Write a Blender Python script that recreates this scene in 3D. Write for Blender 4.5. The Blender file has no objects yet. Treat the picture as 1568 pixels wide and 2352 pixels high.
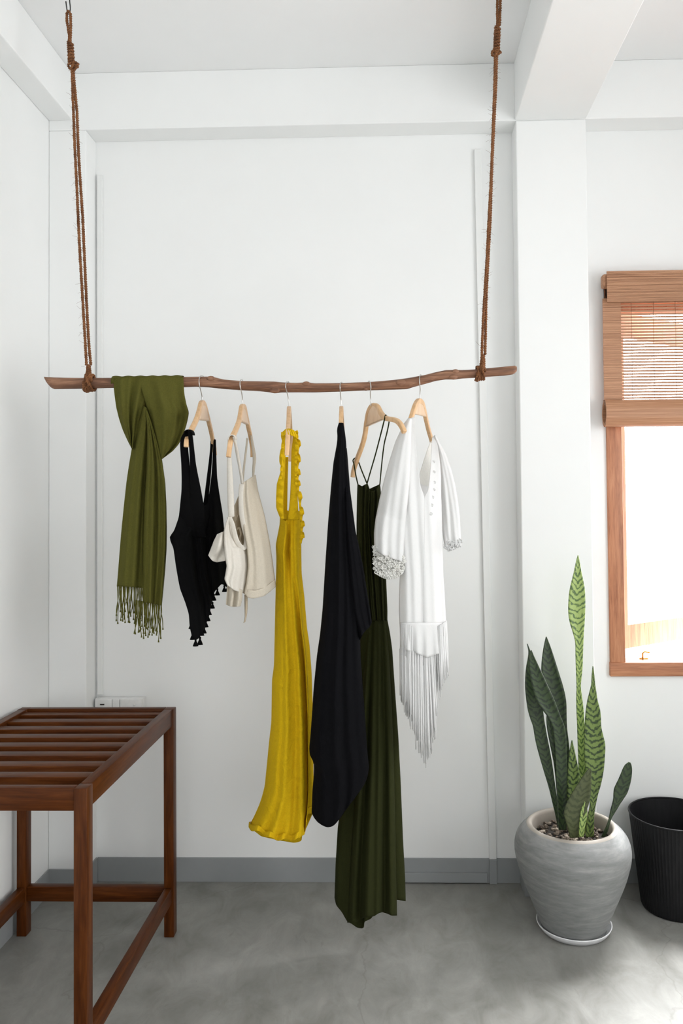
import bpy, math, random
from mathutils import Vector, Matrix
random.seed(7)
D = bpy.data
SC = bpy.context.scene
COL = SC.collection
PI = math.pi

# ------------------------------------------------------------------ camera
W_PX, H_PX = 1568, 2352
F_PX, PPX, PPY = 1800.0, 856.0, 1121.3
YAW, PITCH, ROLL = 0.027, 0.0239, -0.009
CAM = Vector((0, 0, 1.4))
_cy, _sy, _cp, _sp = math.cos(YAW), math.sin(YAW), math.cos(PITCH), math.sin(PITCH)
FWD = Vector((-_sy * _cp, _cy * _cp, _sp))
_r0 = Vector((_cy, _sy, 0)); _u0 = _r0.cross(FWD)
RGT = _r0 * math.cos(ROLL) + _u0 * math.sin(ROLL)
UPV = _u0 * math.cos(ROLL) - _r0 * math.sin(ROLL)
cd = D.cameras.new('camera'); cam = D.objects.new('camera', cd); COL.objects.link(cam)
cd.sensor_fit = 'AUTO'; cd.sensor_width = 36.0
cd.lens = F_PX / H_PX * 36.0
cd.shift_x = -(PPX - W_PX / 2) / H_PX
cd.shift_y = (PPY - H_PX / 2) / H_PX
cd.clip_start = 0.02
m = Matrix((RGT, UPV, -FWD)).transposed().to_4x4(); m.translation = CAM
cam.matrix_world = m
SC.camera = cam

# ------------------------------------------------------------------ light and exposure
SC.view_settings.view_transform = 'Standard'; SC.view_settings.look = 'None'
SC.view_settings.exposure = 0.0; SC.view_settings.gamma = 1.0
SC.view_settings.use_curve_mapping = False
SC.cycles.use_denoising = True
SC.cycles.max_bounces = 10; SC.cycles.diffuse_bounces = 6
SC.cycles.sample_clamp_indirect = 6.0
SC.cycles.caustics_reflective = False; SC.cycles.caustics_refractive = False
wd = D.worlds.new('daylight'); SC.world = wd; wd.use_nodes = True
SKY_BACK, SKY_RIGHT, SKY_REAR, SKY_BASE, SKY_GLOW = 0.0, 6.6, 1.6, 0.2, 84.0     # hazy bright sky, brightest behind the back window
_nt = wd.node_tree; _N, _L = _nt.nodes, _nt.links
_bg = _N['Background']; _bg.inputs['Color'].default_value = (0.985, 0.99, 1.0, 1)
_tc = _N.new('ShaderNodeTexCoord'); _sp3 = _N.new('ShaderNodeSeparateXYZ'); _L.new(_tc.outputs['Generated'], _sp3.inputs[0])


def _m(op, a, b):
    x = _N.new('ShaderNodeMath'); x.operation = op
    for i, v in enumerate((a, b)):
        if hasattr(v, 'links'): _L.new(v, x.inputs[i])
        else: x.inputs[i].default_value = v
    return x.outputs[0]


_sum = SKY_BASE
for _out, _sgn, _k in ((1, 1, SKY_BACK), (0, 1, SKY_RIGHT), (1, -1, SKY_REAR)):
    _sum = _m('ADD', _m('MULTIPLY', _m('MAXIMUM', _m('MULTIPLY', _sp3.outputs[_out], _sgn), 0.0), _k), _sum)
_dot = _N.new('ShaderNodeVectorMath'); _dot.operation = 'DOT_PRODUCT'; _L.new(_tc.outputs['Generated'], _dot.inputs[0])
_dot.inputs[1].default_value = Vector((.10, .60, .79)).normalized()
_glow = _m('POWER', _m('MAXIMUM', _dot.outputs['Value'], 0.0), 4.0)
_sum = _m('ADD', _m('MULTIPLY', _glow, SKY_GLOW), _sum)
_L.new(_sum, _bg.inputs['Strength'])


def portal(name, loc, rot, sx, sy):
    """marks a window opening so that the sky outside is sampled through it"""
    l = D.lights.new(name, 'AREA'); l.shape = 'RECTANGLE'; l.size = sx; l.size_y = sy
    l.cycles.is_portal = True
    o = D.objects.new(name, l); COL.objects.link(o); o.location = loc; o.rotation_euler = rot
    return o


portal('portal_back', (1.21, 3.09, 1.49), (-PI / 2, 0, 0), .84, 1.46)
portal('portal_right', (2.15, 1.05, 1.65), (0, PI / 2, 0), 1.5, 1.7)
portal('portal_rear', (.75, -2.45, 1.5), (PI / 2, 0, 0), 2.3, 2.0)

# ------------------------------------------------------------------ projection helpers (a pixel of the photo + a real distance -> a point in the room)


def ray(u, v):
    return RGT * ((u - PPX) / F_PX) - UPV * ((v - PPY) / F_PX) + FWD


def PY(u, v, y):
    d = ray(u, v); return CAM + d * (y / d.y)


def PZ(u, v, z):
    d = ray(u, v); return CAM + d * ((z - CAM.z) / d.z)


# ------------------------------------------------------------------ object helpers


def tag(o, label=None, cat=None, group=None, kind=None):
    if label: o['label'] = label
    if cat: o['category'] = cat
    if group: o['group'] = group
    if kind: o['kind'] = kind
    return o


def thing(name, label, cat, loc, group=None):
    o = D.objects.new(name, None); COL.objects.link(o); o.location = loc
    o.empty_display_size = 0.05
    return tag(o, label, cat, group)


def root_loc(o):
    l = Vector((0, 0, 0))
    while o is not None:
        l += o.location; o = o.parent
    return l


class MB:
    """collects faces in room coordinates"""
    def __init__(s): s.v = []; s.f = []; s.uv = []

    def add(s, vs, fs, uvs=None):
        b = len(s.v); s.v += [Vector(p) for p in vs]
        s.f += [tuple(i + b for i in f) for f in fs]
        s.uv += list(uvs) if uvs else [(0, 0)] * len(vs)

    def box(s, x0, x1, y0, y1, z0, z1):
        vs = [(x, y, z) for x in (x0, x1) for y in (y0, y1) for z in (z0, z1)]
        s.add(vs, [(0, 1, 3, 2), (4, 6, 7, 5), (0, 4, 5, 1), (2, 3, 7, 6), (0, 2, 6, 4), (1, 5, 7, 3)])

    def tube(s, pts, rad, n=8, cap=True, prof=None, up=None):
        """swept tube: rad float or list; prof optional list of (a,b) unit section"""
        pts = [Vector(p) for p in pts]; N = len(pts)
        rad = rad if isinstance(rad, (list, tuple)) else [rad] * N
        t0 = (pts[1] - pts[0]).normalized()
        nrm = Vector(up) if up else (Vector((0, 1, 0)) if abs(t0.y) < .9 else Vector((1, 0, 0)))
        rings = []; vs = []
        prof = prof or [(math.cos(2 * PI * k / n), math.sin(2 * PI * k / n)) for k in range(n)]
        n = len(prof)
        for i in range(N):
            t = (pts[min(i + 1, N - 1)] - pts[max(i - 1, 0)])
            t = t.normalized() if t.length > 1e-9 else t0
            if up: nrm = Vector(up)
            nrm = (nrm - t * nrm.dot(t))
            nrm = nrm.normalized() if nrm.length > 1e-9 else t.orthogonal().normalized()
            bn = t.cross(nrm)
            for a, b in prof:
                r = rad[i]
                ra, rb = r if isinstance(r, (tuple, list)) else (r, r)
                vs.append(pts[i] + nrm * (a * ra) + bn * (b * rb))
        fs = [(i * n + k, i * n + (k + 1) % n, (i + 1) * n + (k + 1) % n, (i + 1) * n + k) for i in range(N - 1) for k in range(n)]
        if cap:
            fs.append(tuple(range(n - 1, -1, -1))); fs.append(tuple((N - 1) * n + k for k in range(n)))
        uv = [(k / n, i / (N - 1)) for i in range(N) for k in range(n)]
        s.add(vs, fs, uv)

    def lathe(s, prof, cx, cy, n=64):
        vs = []
        for r, z in prof:
            for k in range(n):
                a = 2 * PI * k / n
                vs.append((cx + r * math.cos(a), cy + r * math.sin(a), z))
        fs = [(i * n + k, i * n + (k + 1) % n, (i + 1) * n + (k + 1) % n, (i + 1) * n + k) for i in range(len(prof) - 1) for k in range(n)]
        s.add(vs, fs)

    def grid(s, g, uv=None):
        """g[j][i] points"""
        nv, nu = len(g), len(g[0])
        vs = [p for r in g for p in r]
        fs = [(j * nu + i, j * nu + i + 1, (j + 1) * nu + i + 1, (j + 1) * nu + i) for j in range(nv - 1) for i in range(nu - 1)]
        s.add(vs, fs, uv or [(i / (nu - 1), j / (nv - 1)) for j in range(nv) for i in range(nu)])

    def build(s, name, mat, parent=None, smooth=True, bevel=0, solid=0, bev_seg=2, label=None, kind=None, sub=0):
        o0 = root_loc(parent)
        me = D.meshes.new(name)
        me.from_pydata([p - o0 for p in s.v], [], s.f)
        uvl = me.uv_layers.new(name='UVMap')
        for lp in me.loops: uvl.data[lp.index].uv = s.uv[lp.vertex_index]
        me.materials.append(mat)
        if smooth: me.polygons.foreach_set('use_smooth', [True] * len(me.polygons))
        me.update()
        o = D.objects.new(name, me); COL.objects.link(o)
        if parent: o.parent = parent
        if solid:
            md = o.modifiers.new('thickness', 'SOLIDIFY'); md.thickness = solid; md.offset = 0
        if bevel:
            md = o.modifiers.new('bevel', 'BEVEL'); md.width = bevel; md.segments = bev_seg; md.limit_method = 'ANGLE'
            md.harden_normals = False
        if sub:
            md = o.modifiers.new('sub', 'SUBSURF'); md.levels = sub; md.render_levels = sub
        if label: o['label'] = label
        if kind: o['kind'] = kind
        return o


# ------------------------------------------------------------------ materials


def nodes(name):
    mt = D.materials.new(name); mt.use_nodes = True
    nt = mt.node_tree; return mt, nt, nt.nodes['Principled BSDF'], nt.nodes, nt.links


def ramp(N, L, src, stops):
    r = N.new('ShaderNodeValToRGB'); e = r.color_ramp.elements
    while len(e) > 1: e.remove(e[-1])
    e[0].position = stops[0][0]; e[0].color = (*stops[0][1], 1)
    for p, c in stops[1:]:
        x = e.new(p); x.color = (*c, 1)
    L.new(src, r.inputs['Fac']); return r


def coords(N, L, scale=(1, 1, 1), kind='Object', rot=(0, 0, 0)):
    tc = N.new('ShaderNodeTexCoord'); mp = N.new('ShaderNodeMapping')
    mp.inputs['Scale'].default_value = scale; mp.inputs['Rotation'].default_value = rot
    L.new(tc.outputs[kind], mp.inputs['Vector']); return mp.outputs['Vector']


def noise(N, L, vec, scale, detail=4, rough=.55, dist=0):
    n = N.new('ShaderNodeTexNoise'); n.inputs['Scale'].default_value = scale
    n.inputs['Detail'].default_value = detail; n.inputs['Roughness'].default_value = rough
    n.inputs['Distortion'].default_value = dist
    L.new(vec, n.inputs['Vector']); return n.outputs['Fac']


def bump(N, L, B, h, strength=.2, dist=.002):
    b = N.new('ShaderNodeBump'); b.inputs['Strength'].default_value = strength; b.inputs['Distance'].default_value = dist
    L.new(h, b.inputs['Height']); L.new(b.outputs['Normal'], B.inputs['Normal'])


def mix(N, L, fac, a, b, mode='MIX'):
    x = N.new('ShaderNodeMix'); x.data_type = 'RGBA'; x.blend_type = mode
    for sck, val in ((x.inputs['Factor'], fac), (x.inputs['A'], a), (x.inputs['B'], b)):
        if hasattr(val, 'links'): L.new(val, sck)
        elif isinstance(val, (int, float)): sck.default_value = val
        else: sck.default_value = (*val, 1)
    return x.outputs['Result']


def math_node(N, L, op, a, b=None):
    x = N.new('ShaderNodeMath'); x.operation = op
    for i, val in enumerate((a, b)):
        if val is None: continue
        if hasattr(val, 'links'): L.new(val, x.inputs[i])
        else: x.inputs[i].default_value = val
    return x.outputs[0]


def mat_paint(name, c, var=.03, rough=.6, bscale=60, bstr=.12):
    mt, nt, B, N, L = nodes(name)
    v = coords(N, L)
    f = noise(N, L, v, 2.2, 5)
    c2 = tuple(x * (1 - var) for x in c)
    L.new(ramp(N, L, f, [(.3, c2), (.7, c)]).outputs['Color'], B.inputs['Base Color'])
    B.inputs['Roughness'].default_value = rough
    bump(N, L, B, noise(N, L, v, bscale, 3), bstr, .001)
    return mt


def mat_plain(name, c, rough=.5, metal=0):
    mt, nt, B, N, L = nodes(name)
    v = coords(N, L)
    f = noise(N, L, v, 40, 2)
    L.new(ramp(N, L, f, [(.3, tuple(x * .9 for x in c)), (.7, c)]).outputs['Color'], B.inputs['Base Color'])
    B.inputs['Roughness'].default_value = rough; B.inputs['Metallic'].default_value = metal
    return mt


def mat_wood(name, dark, mid, light, axis='x', scale=1.0, rough=.4, stretch=12, spec=.5):
    mt, nt, B, N, L = nodes(name)
    s = {'x': (1, stretch, stretch), 'y': (stretch, 1, stretch), 'z': (stretch, stretch, 1)}[axis]
    v = coords(N, L, tuple(k * scale for k in s))
    f = noise(N, L, v, 4.0, 6, .6, .6)
    f2 = noise(N, L, v, 14.0, 3, .6)
    f = math_node(N, L, 'ADD', math_node(N, L, 'MULTIPLY', f, .75), math_node(N, L, 'MULTIPLY', f2, .25))
    L.new(ramp(N, L, f, [(.33, dark), (.5, mid), (.68, light)]).outputs['Color'], B.inputs['Base Color'])
    B.inputs['Roughness'].default_value = rough; B.inputs['Specular IOR Level'].default_value = spec
    bump(N, L, B, f, .15, .001)
    return mt


def mat_cloth(name, c, var=.18, rough=.9, weave=900, sheen=.0, wrinkle=.25, trans=0.0, wscale=22):
    mt, nt, B, N, L = nodes(name)
    v = coords(N, L)
    f = noise(N, L, v, 260, 2, .6)
    L.new(ramp(N, L, f, [(.3, tuple(x * (1 - var) for x in c)), (.7, c)]).outputs['Color'], B.inputs['Base Color'])
    B.inputs['Roughness'].default_value = rough
    B.inputs['Specular IOR Level'].default_value = .06
    B.inputs['Sheen Weight'].default_value = sheen; B.inputs['Sheen Roughness'].default_value = .5
    w = noise(N, L, v, wscale, 4, .55, .8)
    h = math_node(N, L, 'ADD', math_node(N, L, 'MULTIPLY', w, 1.0), math_node(N, L, 'MULTIPLY', f, .12))
    bump(N, L, B, h, wrinkle, .012)
    if trans:
        t = N.new('ShaderNodeBsdfTranslucent'); t.inputs['Color'].default_value = (*c, 1)
        ms = N.new('ShaderNodeMixShader'); ms.inputs['Fac'].default_value = trans
        out = N['Material Output']
        L.new(B.outputs[0], ms.inputs[1]); L.new(t.outputs[0], ms.inputs[2]); L.new(ms.outputs[0], out.inputs['Surface'])
    return mt


M = {}
M['wall'] = mat_paint('white_wall_paint', (.86, .87, .865))
M['ceiling'] = mat_paint('white_ceiling_paint', (.86, .865, .865))
M['skirt'] = mat_paint('grey_skirting_paint', (.31, .325, .33), .25, .5, 30, .25)
M['trunk'] = mat_paint('white_trunking_plastic', (.80, .81, .80), .03, .45)
M['plastic_white'] = mat_plain('white_plastic', (.8, .8, .79), .35)
M['slot'] = mat_plain('dark_slot', (.05, .04, .035), .6)


def mat_floor():
    mt, nt, B, N, L = nodes('polished_concrete_floor')
    v = coords(N, L)
    big = noise(N, L, v, 1.6, 6, .62, .4)
    fine = noise(N, L, coords(N, L, (1, .55, 1)), 11, 7, .68, .7)
    f = math_node(N, L, 'ADD', math_node(N, L, 'MULTIPLY', big, .5), math_node(N, L, 'MULTIPLY', fine, .5))
    base = ramp(N, L, f, [(.36, (.160, .158, .142)), (.5, (.235, .233, .216)), (.64, (.315, .312, .292))]).outputs['Color']
    # small dark scuffs
    sc = noise(N, L, coords(N, L, (1, .45, 1), rot=(0, 0, .5)), 16, 5, .7, 1.2)
    mask = ramp(N, L, sc, [(.61, (0, 0, 0)), (.72, (.55, .55, .55))]).outputs['Color']
    base = mix(N, L, mask, base, (.17, .165, .145))
    # fine hairline cracks
    vo = N.new('ShaderNodeTexVoronoi'); vo.feature = 'DISTANCE_TO_EDGE'; vo.inputs['Scale'].default_value = 1.1
    wv = N.new('ShaderNodeTexNoise'); wv.inputs['Scale'].default_value = 5; wv.inputs['Detail'].default_value = 6
    L.new(v, wv.inputs['Vector'])
    va = N.new('ShaderNodeMixRGB'); va.inputs['Fac'].default_value = .18
    L.new(v, va.inputs['Color1']); L.new(wv.outputs['Color'], va.inputs['Color2']); L.new(va.outputs['Color'], vo.inputs['Vector'])
    crack = ramp(N, L, vo.outputs['Distance'], [(0.0, (.4, .4, .4)), (.004, (0, 0, 0))]).outputs['Color']
    base = mix(N, L, crack, base, (.14, .135, .12))
    L.new(base, B.inputs['Base Color'])
    L.new(ramp(N, L, fine, [(.3, (.38, .38, .38)), (.7, (.55, .55, .55))]).outputs['Color'], B.inputs['Roughness'])
    bump(N, L, B, fine, .08, .002)
    return mt


M['floor'] = mat_floor()
BW = ((.036, .0085, .0015), (.072, .019, .0032), (.112, .034, .007))
M['bench_x'] = mat_wood('bench_hardwood_across', *BW, 'x', 1.3, .36, spec=.13)
M['bench_y'] = mat_wood('bench_hardwood_along', *BW, 'y', 1.3, .36, spec=.13)
M['bench_z'] = mat_wood('bench_hardwood_upright', *BW, 'z', 1.3, .36, spec=.13)
M['branch'] = mat_wood('peeled_branch_bark', (.07, .028, .014), (.19, .085, .044), (.36, .19, .11), 'x', 1.6, .6, 16)
M['rope'] = mat_wood('coir_rope_fibre', (.09, .032, .010), (.185, .072, .025), (.28, .12, .045), 'z', 8, .95, 2)
M['hanger'] = mat_wood('pale_maple', (.55, .33, .16), (.66, .42, .22), (.74, .50, .29), 'z', 2.0, .38, 8)
M['hangerp'] = mat_wood('pale_maple_plate', (.62, .42, .26), (.70, .50, .33), (.76, .57, .40), 'z', 2.0, .38, 8)
M['steel'] = mat_plain('brushed_steel', (.62, .61, .59), .28, 1.0)
M['iron'] = mat_plain('dark_iron', (.06, .06, .06), .45, .8)
M['brass'] = mat_plain('worn_brass', (.45, .28, .07), .35, .9)
M['olive'] = mat_cloth('olive_scarf_wool', (.092, .088, .019), wrinkle=.16)
M['black'] = mat_cloth('black_crepe', (.0035, .0035, .0038), wrinkle=.25)
M['navyblack'] = mat_cloth('black_gauze', (.0048, .0048, .006), wrinkle=.2)
M['beige'] = mat_cloth('natural_linen', (.62, .56, .46), .1, wrinkle=.3, wscale=30, trans=.12)
M['linenwhite'] = mat_cloth('pale_linen', (.74, .70, .63), .08, wrinkle=.25, trans=.12)
M['linenshade'] = mat_cloth('shaded_linen', (.50, .42, .31), .12, wrinkle=.35)  # darker copy of the linen, with the shade inside the top put into its colour
M['yellow'] = mat_cloth('mustard_linen', (.70, .455, .010), .12, wrinkle=.5, wscale=34, trans=.06)
M['dkgreen'] = mat_cloth('deep_green_viscose', (.025, .028, .009), .15, wrinkle=.12)
M['white'] = mat_cloth('white_cotton', (.88, .88, .875), .03, wrinkle=.2, trans=.32)
M['lace'] = mat_cloth('ivory_lace', (.93, .925, .89), .05, wrinkle=.35, wscale=90, trans=.3)
WW = ((.26, .092, .044), (.43, .18, .09), (.55, .26, .14))
M['win_x'] = mat_wood('window_teak_across', *WW, 'x', 1.2, .5)
M['win_z'] = mat_wood('window_teak_upright', *WW, 'z', 1.2, .5)
BB = ((.26, .115, .055), (.40, .20, .105), (.53, .29, .165))
M['bamboo'] = mat_wood('brown_bamboo', *BB, 'x', .9, .5, 60)
M['thread'] = mat_plain('blind_thread', (.30, .15, .08), .8)
M['saucer'] = mat_plain('white_glazed_saucer', (.86, .86, .88), .3)
M['soil'] = mat_paint('dark_potting_soil', (.030, .024, .018), .5, .95, 80, .8)


def mat_gravel():
    mt, nt, B, N, L = nodes('mixed_gravel')
    oi = N.new('ShaderNodeTexVoronoi'); oi.inputs['Scale'].default_value = 60
    L.new(coords(N, L), oi.inputs['Vector'])
    L.new(ramp(N, L, oi.outputs['Color'], [(.15, (.05, .036, .026)), (.5, (.16, .12, .09)), (.85, (.36, .31, .25))]).outputs['Color'], B.inputs['Base Color'])
    B.inputs['Roughness'].default_value = .85
    return mt


M['gravel'] = mat_gravel()


def mat_pot():
    mt, nt, B, N, L = nodes('brushed_grey_cement')
    f = noise(N, L, coords(N, L, (1, 1, 7)), 7, 7, .65, .5)
    f2 = noise(N, L, coords(N, L, (1, 1, 3)), 22, 5, .7)
    f = math_node(N, L, 'ADD', math_node(N, L, 'MULTIPLY', f, .65), math_node(N, L, 'MULTIPLY', f2, .35))
    L.new(ramp(N, L, f, [(.33, (.165, .17, .168)), (.5, (.225, .23, .228)), (.66, (.31, .31, .302))]).outputs['Color'], B.inputs['Base Color'])
    B.inputs['Roughness'].default_value = .75
    bump(N, L, B, f, .25, .002)
    return mt


M['pot'] = mat_pot()
M['potlip'] = mat_paint('worn_pot_lip', (.42, .38, .33), .25, .6, 40, .3)


def mat_can():
    mt, nt, B, N, L = nodes('ribbed_black_plastic')
    B.inputs['Base Color'].default_value = (.013, .013, .014, 1); B.inputs['Roughness'].default_value = .5
    B.inputs['Roughness'].default_value = .55; B.inputs['Specular IOR Level'].default_value = .25
    L.new(ramp(N, L, noise(N, L, coords(N, L, (1, 1, .2)), 90, 2), [(.3, (.005, .005, .006)), (.7, (.009, .009, .010))]).outputs['Color'], B.inputs['Base Color'])
    return mt


M['can'] = mat_can()


def mat_leaf(name, base, light, band, edge=None, density=36):
    mt, nt, B, N, L = nodes(name)
    uv = N.new('ShaderNodeUVMap'); uv.uv_map = 'UVMap'
    sep = N.new('ShaderNodeSeparateXYZ'); L.new(uv.outputs[0], sep.inputs[0])
    ax = math_node(N, L, 'ABSOLUTE', math_node(N, L, 'SUBTRACT', sep.outputs[0], .5))
    nz = noise(N, L, coords(N, L), 45, 4, .6)
    nz2 = noise(N, L, coords(N, L), 110, 3, .6)
    ph = math_node(N, L, 'ADD', math_node(N, L, 'MULTIPLY', sep.outputs[1], density * 2 * PI),
                   math_node(N, L, 'MULTIPLY', nz, 12.0))
    ph = math_node(N, L, 'ADD', ph, math_node(N, L, 'MULTIPLY', ax, 12.0))
    sn = math_node(N, L, 'SINE', ph)
    sn = math_node(N, L, 'ADD', sn, math_node(N, L, 'MULTIPLY', math_node(N, L, 'SUBTRACT', nz2, .5), 2.4))
    c = ramp(N, L, math_node(N, L, 'ADD', math_node(N, L, 'MULTIPLY', sn, .4), .5), [(.42, light), (.62, base), (.86, band)]).outputs['Color']
    L.new(c, B.inputs['Base Color']); B.inputs['Roughness'].default_value = .42
    return mt


M['leaf_light'] = mat_leaf('bright_banded_leaf', (.22, .31, .075), (.31, .41, .125), (.060, .115, .032))
M['leaf_mid'] = mat_leaf('mid_banded_leaf', (.085, .135, .030), (.15, .215, .055), (.018, .038, .012))
M['leaf_dark'] = mat_leaf('dark_banded_leaf', (.020, .038, .015), (.034, .058, .021), (.009, .019, .009))


def mat_glass():
    mt, nt, B, N, L = nodes('clear_pane')
    t = N.new('ShaderNodeBsdfTransparent'); t.inputs['Color'].default_value = (.96, .97, .97, 1)
    g = N.new('ShaderNodeBsdfGlossy'); g.inputs['Roughness'].default_value = .02
    x = N.new('ShaderNodeMixShader'); x.inputs[0].default_value = .06
    L.new(t.outputs[0], x.inputs[1]); L.new(g.outputs[0], x.inputs[2])
    L.new(x.outputs[0], N['Material Output'].inputs['Surface'])
    return mt


M['glass'] = mat_glass()

# ------------------------------------------------------------------ the room
XL, XR, YW, YF, YB, ZC, ZB = -1.275, 2.0, 2.96, 2.86, -2.3, 3.03, 2.815


def struct(name, mb, mat, **k):
    o = mb.build(name, mat, smooth=False, **k); o['kind'] = 'structure'; return o


b = MB(); b.box(XL - .15, XR + .15, YB - .15, YW + .15, -.1, 0); struct('floor', b, M['floor'])
b = MB(); b.box(XL - .15, XR + .15, YB - .15, YW + .15, ZC, ZC + .1); struct('ceiling', b, M['ceiling'])
WX0, WX1, WZ0, WZ1 = .80, 1.62, .765, 2.22      # window opening in the back wall
b = MB()
b.box(XL - .15, WX0, YW, YW + .13, 0, ZC); b.box(WX1, XR + .15, YW, YW + .13, 0, ZC)
b.box(WX0, WX1, YW, YW + .13, 0, WZ0); b.box(WX0, WX1, YW, YW + .13, WZ1, ZC)
struct('wall_back', b, M['wall'])
b = MB(); b.box(XL - .15, XL, YB - .15, YW, 0, ZC); struct('wall_left', b, M['wall'])
b = MB()       # right wall with its window opening
b.box(XR, XR + .15, YB - .15, .2, 0, ZC); b.box(XR, XR + .15, 1.9, YW, 0, ZC)
b.box(XR, XR + .15, .2, 1.9, 2.4, ZC); b.box(XR, XR + .15, .2, 1.9, 0, .9)
struct('wall_right', b, M['wall'])
b = MB()       # rear wall with its wide opening
b.box(XL, -.4, YB - .15, YB, 0, ZC); b.box(1.9, XR, YB - .15, YB, 0, ZC)
b.box(-.4, 1.9, YB - .15, YB, 0, .5); b.box(-.4, 1.9, YB - .15, YB, 2.5, ZC)
struct('wall_rear', b, M['wall'])
# posts standing proud of the back wall and the beams they carry
XC0, XC1 = -1.275, -1.135
XD0, XD1 = .460, .716
b = MB(); b.box(XC0, XC1, YF, YW, 0, ZB); struct('column_left', b, M['wall'], bevel=.004)
b = MB(); b.box(XD0, XD1, YF, YW, 0, ZB); struct('column_right', b, M['wall'], bevel=.004)
b = MB(); b.box(XL, XR, YF, YW, ZB, ZC); struct('beam_back', b, M['wall'], bevel=.003)
b = MB(); b.box(XL, -1.185, YB, YF, 2.852, ZC); struct('beam_left', b, M['wall'], bevel=.004)
b = MB(); b.box(.456, .716, YB, YF, ZB, ZC); struct('beam_right', b, M['wall'], bevel=.004)
# grey painted skirting
SH, ST = .090, .006
b = MB(); b.box(XL, XL + ST, YB, YF, 0, SH); struct('baseboard_left', b, M['skirt'], bevel=.001)
b = MB()
b.box(XL + ST, XC1 + ST, YF - ST, YF, 0, SH); b.box(XC1, XC1 + ST, YF, YW - ST, 0, SH)
struct('baseboard_column_left', b, M['skirt'])
b = MB(); b.box(XC1 + ST, XD0 - ST, YW - ST, YW, 0, SH); struct('baseboard_back', b, M['skirt'], bevel=.001)
b = MB()
b.box(XD0 - ST, XD0, YF, YW - ST, 0, SH); b.box(XD0 - ST, XD1 + ST, YF - ST, YF, 0, SH); b.box(XD1, XD1 + ST, YF, YW - ST, 0, SH)
struct('baseboard_column_right', b, M['skirt'])
b = MB(); b.box(XD1 + ST, XR, YW - ST, YW, 0, SH); struct('baseboard_right', b, M['skirt'], bevel=.001)
# low board with a shadow gap at the right end of the back skirting
b = MB(); b.box(-.02, .331, YW - ST - .010, YW - ST, .006, .040); struct('trim_3', b, M['skirt'], bevel=.001)
# cable trunking up the wall
b = MB(); b.box(-1.128, -1.108, YW - .012, YW, .700, 2.685); struct('trim_1', b, M['trunk'], bevel=.002)
t0, t1 = PY(1096, 345, YW), PY(1131, 1981, YW)
b = MB()
hw = .0135
vs = []
for (c, z) in ((t0, t0.z), (t1, SH)):
    for dx in (-hw, hw):
        for yy in (YW - .012, YW - .0005): vs.append((c.x + dx, yy, z))
b.add(vs, [(0, 2, 6, 4), (1, 5, 7, 3), (0, 4, 5, 1), (2, 3, 7, 6), (0, 1, 3, 2), (4, 6, 7, 5)])
struct('trim_2', b, M['trunk'], bevel=.002)
b = MB(); b.box(t1.x - hw, t1.x + hw, YW - .0165, YW - ST, 0, SH); struct('trim_4', b, M['skirt'], bevel=.001)

# ------------------------------------------------------------------ window with its outward-opening sash
win = D.objects.new('window_1', None); COL.objects.link(win); win.location = (.8, YW, .765); win['kind'] = 'structure'
b = MB(); b.box(.797, .853, YW - .012, YW + .09, .81, 2.22); b.build('frame_stile', M['win_z'], win, bevel=.003)
b = MB(); b.box(1.57, 1.625, YW - .012, YW + .09, .81, 2.22); b.build('frame_stile', M['win_z'], win, bevel=.003)
b = MB(); b.box(.795, 1.627, YW - .016, YW + .09, .763, .815); b.build('frame_sill', M['win_x'], win, bevel=.003)
b = MB(); b.box(.797, 1.625, YW - .012, YW + .09, 2.165, 2.222); b.build('frame_head', M['win_x'], win, bevel=.003)
# outer rebate of the frame
b = MB()
b.box(.853, .862, YW + .05, YW + .10, .815, 2.165); b.box(1.53, 1.57, YW + .05, YW + .10, .815, 2.165)
b.box(.862, 1.53, YW + .05, YW + .10, 2.14, 2.165)
b.build('frame_rebate', M['win_z'], win, smooth=False)
# the sash swings out on its left stile
hx, hy, ang = .866, YW + .108, math.radians(36)
ca, sa = math.cos(ang), math.sin(ang)


def sash_box(mb, s0, s1, d0, d1, z0, z1):
    vs = []
    for s_ in (s0, s1):
        for d_ in (d0, d1):
            for z_ in (z0, z1):
                vs.append((hx + s_ * ca - d_ * sa, hy + s_ * sa + d_ * ca, z_))
    mb.add(vs, [(0, 1, 3, 2), (4, 6, 7, 5), (0, 4, 5, 1), (2, 3, 7, 6), (0, 2, 6, 4), (1, 5, 7, 3)])


b = MB()
sash_box(b, 0, .052, 0, .035, .84, 2.16); sash_box(b, .56, .612, 0, .035, .84, 2.16)
sash_box(b, .052, .56, 0, .035, 2.07, 2.16); sash_box(b, .052, .56, 0, .035, .84, .93)
sash = b.build('sash', M['win_z'], win, smooth=False)
b = MB(); sash_box(b, .048, .565, .015, .019, .925, 2.075); b.build('pane', M['glass'], sash, smooth=False)
b = MB()
p = Vector((.93, YW + .035, .816))
b.tube([p, p + Vector((0, 0, .022)), p + Vector((.008, 0, .03)), p + Vector((.026, 0, .026))], .0035, 8)
b.tube([p + Vector((-.012, 0, .003)), p + Vector((.02, 0, .003))], .003, 8)
b.build('latch', M['brass'], win)

# ------------------------------------------------------------------ bamboo blind
YBL = YW - .035
xb0, xb1 = .780, 1.68
bl = thing('bamboo_blind', 'brown bamboo roll blind half lowered over the window', 'blind', (1.2, YBL, 2.26))
zt, zv, zr0, zr1 = 2.262, 2.148, 1.785, 1.690


def slat_strip(mb, x0, x1, y, z0, z1, n, th, gap, jit=0):
    h = (z1 - z0) / n
    for i in range(n):
        a = z0 + i * h + gap / 2; c = z0 + (i + 1) * h - gap / 2
        mb.box(x0, x1, y - th / 2 + random.uniform(-jit, jit), y + th / 2, a, c)


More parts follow.
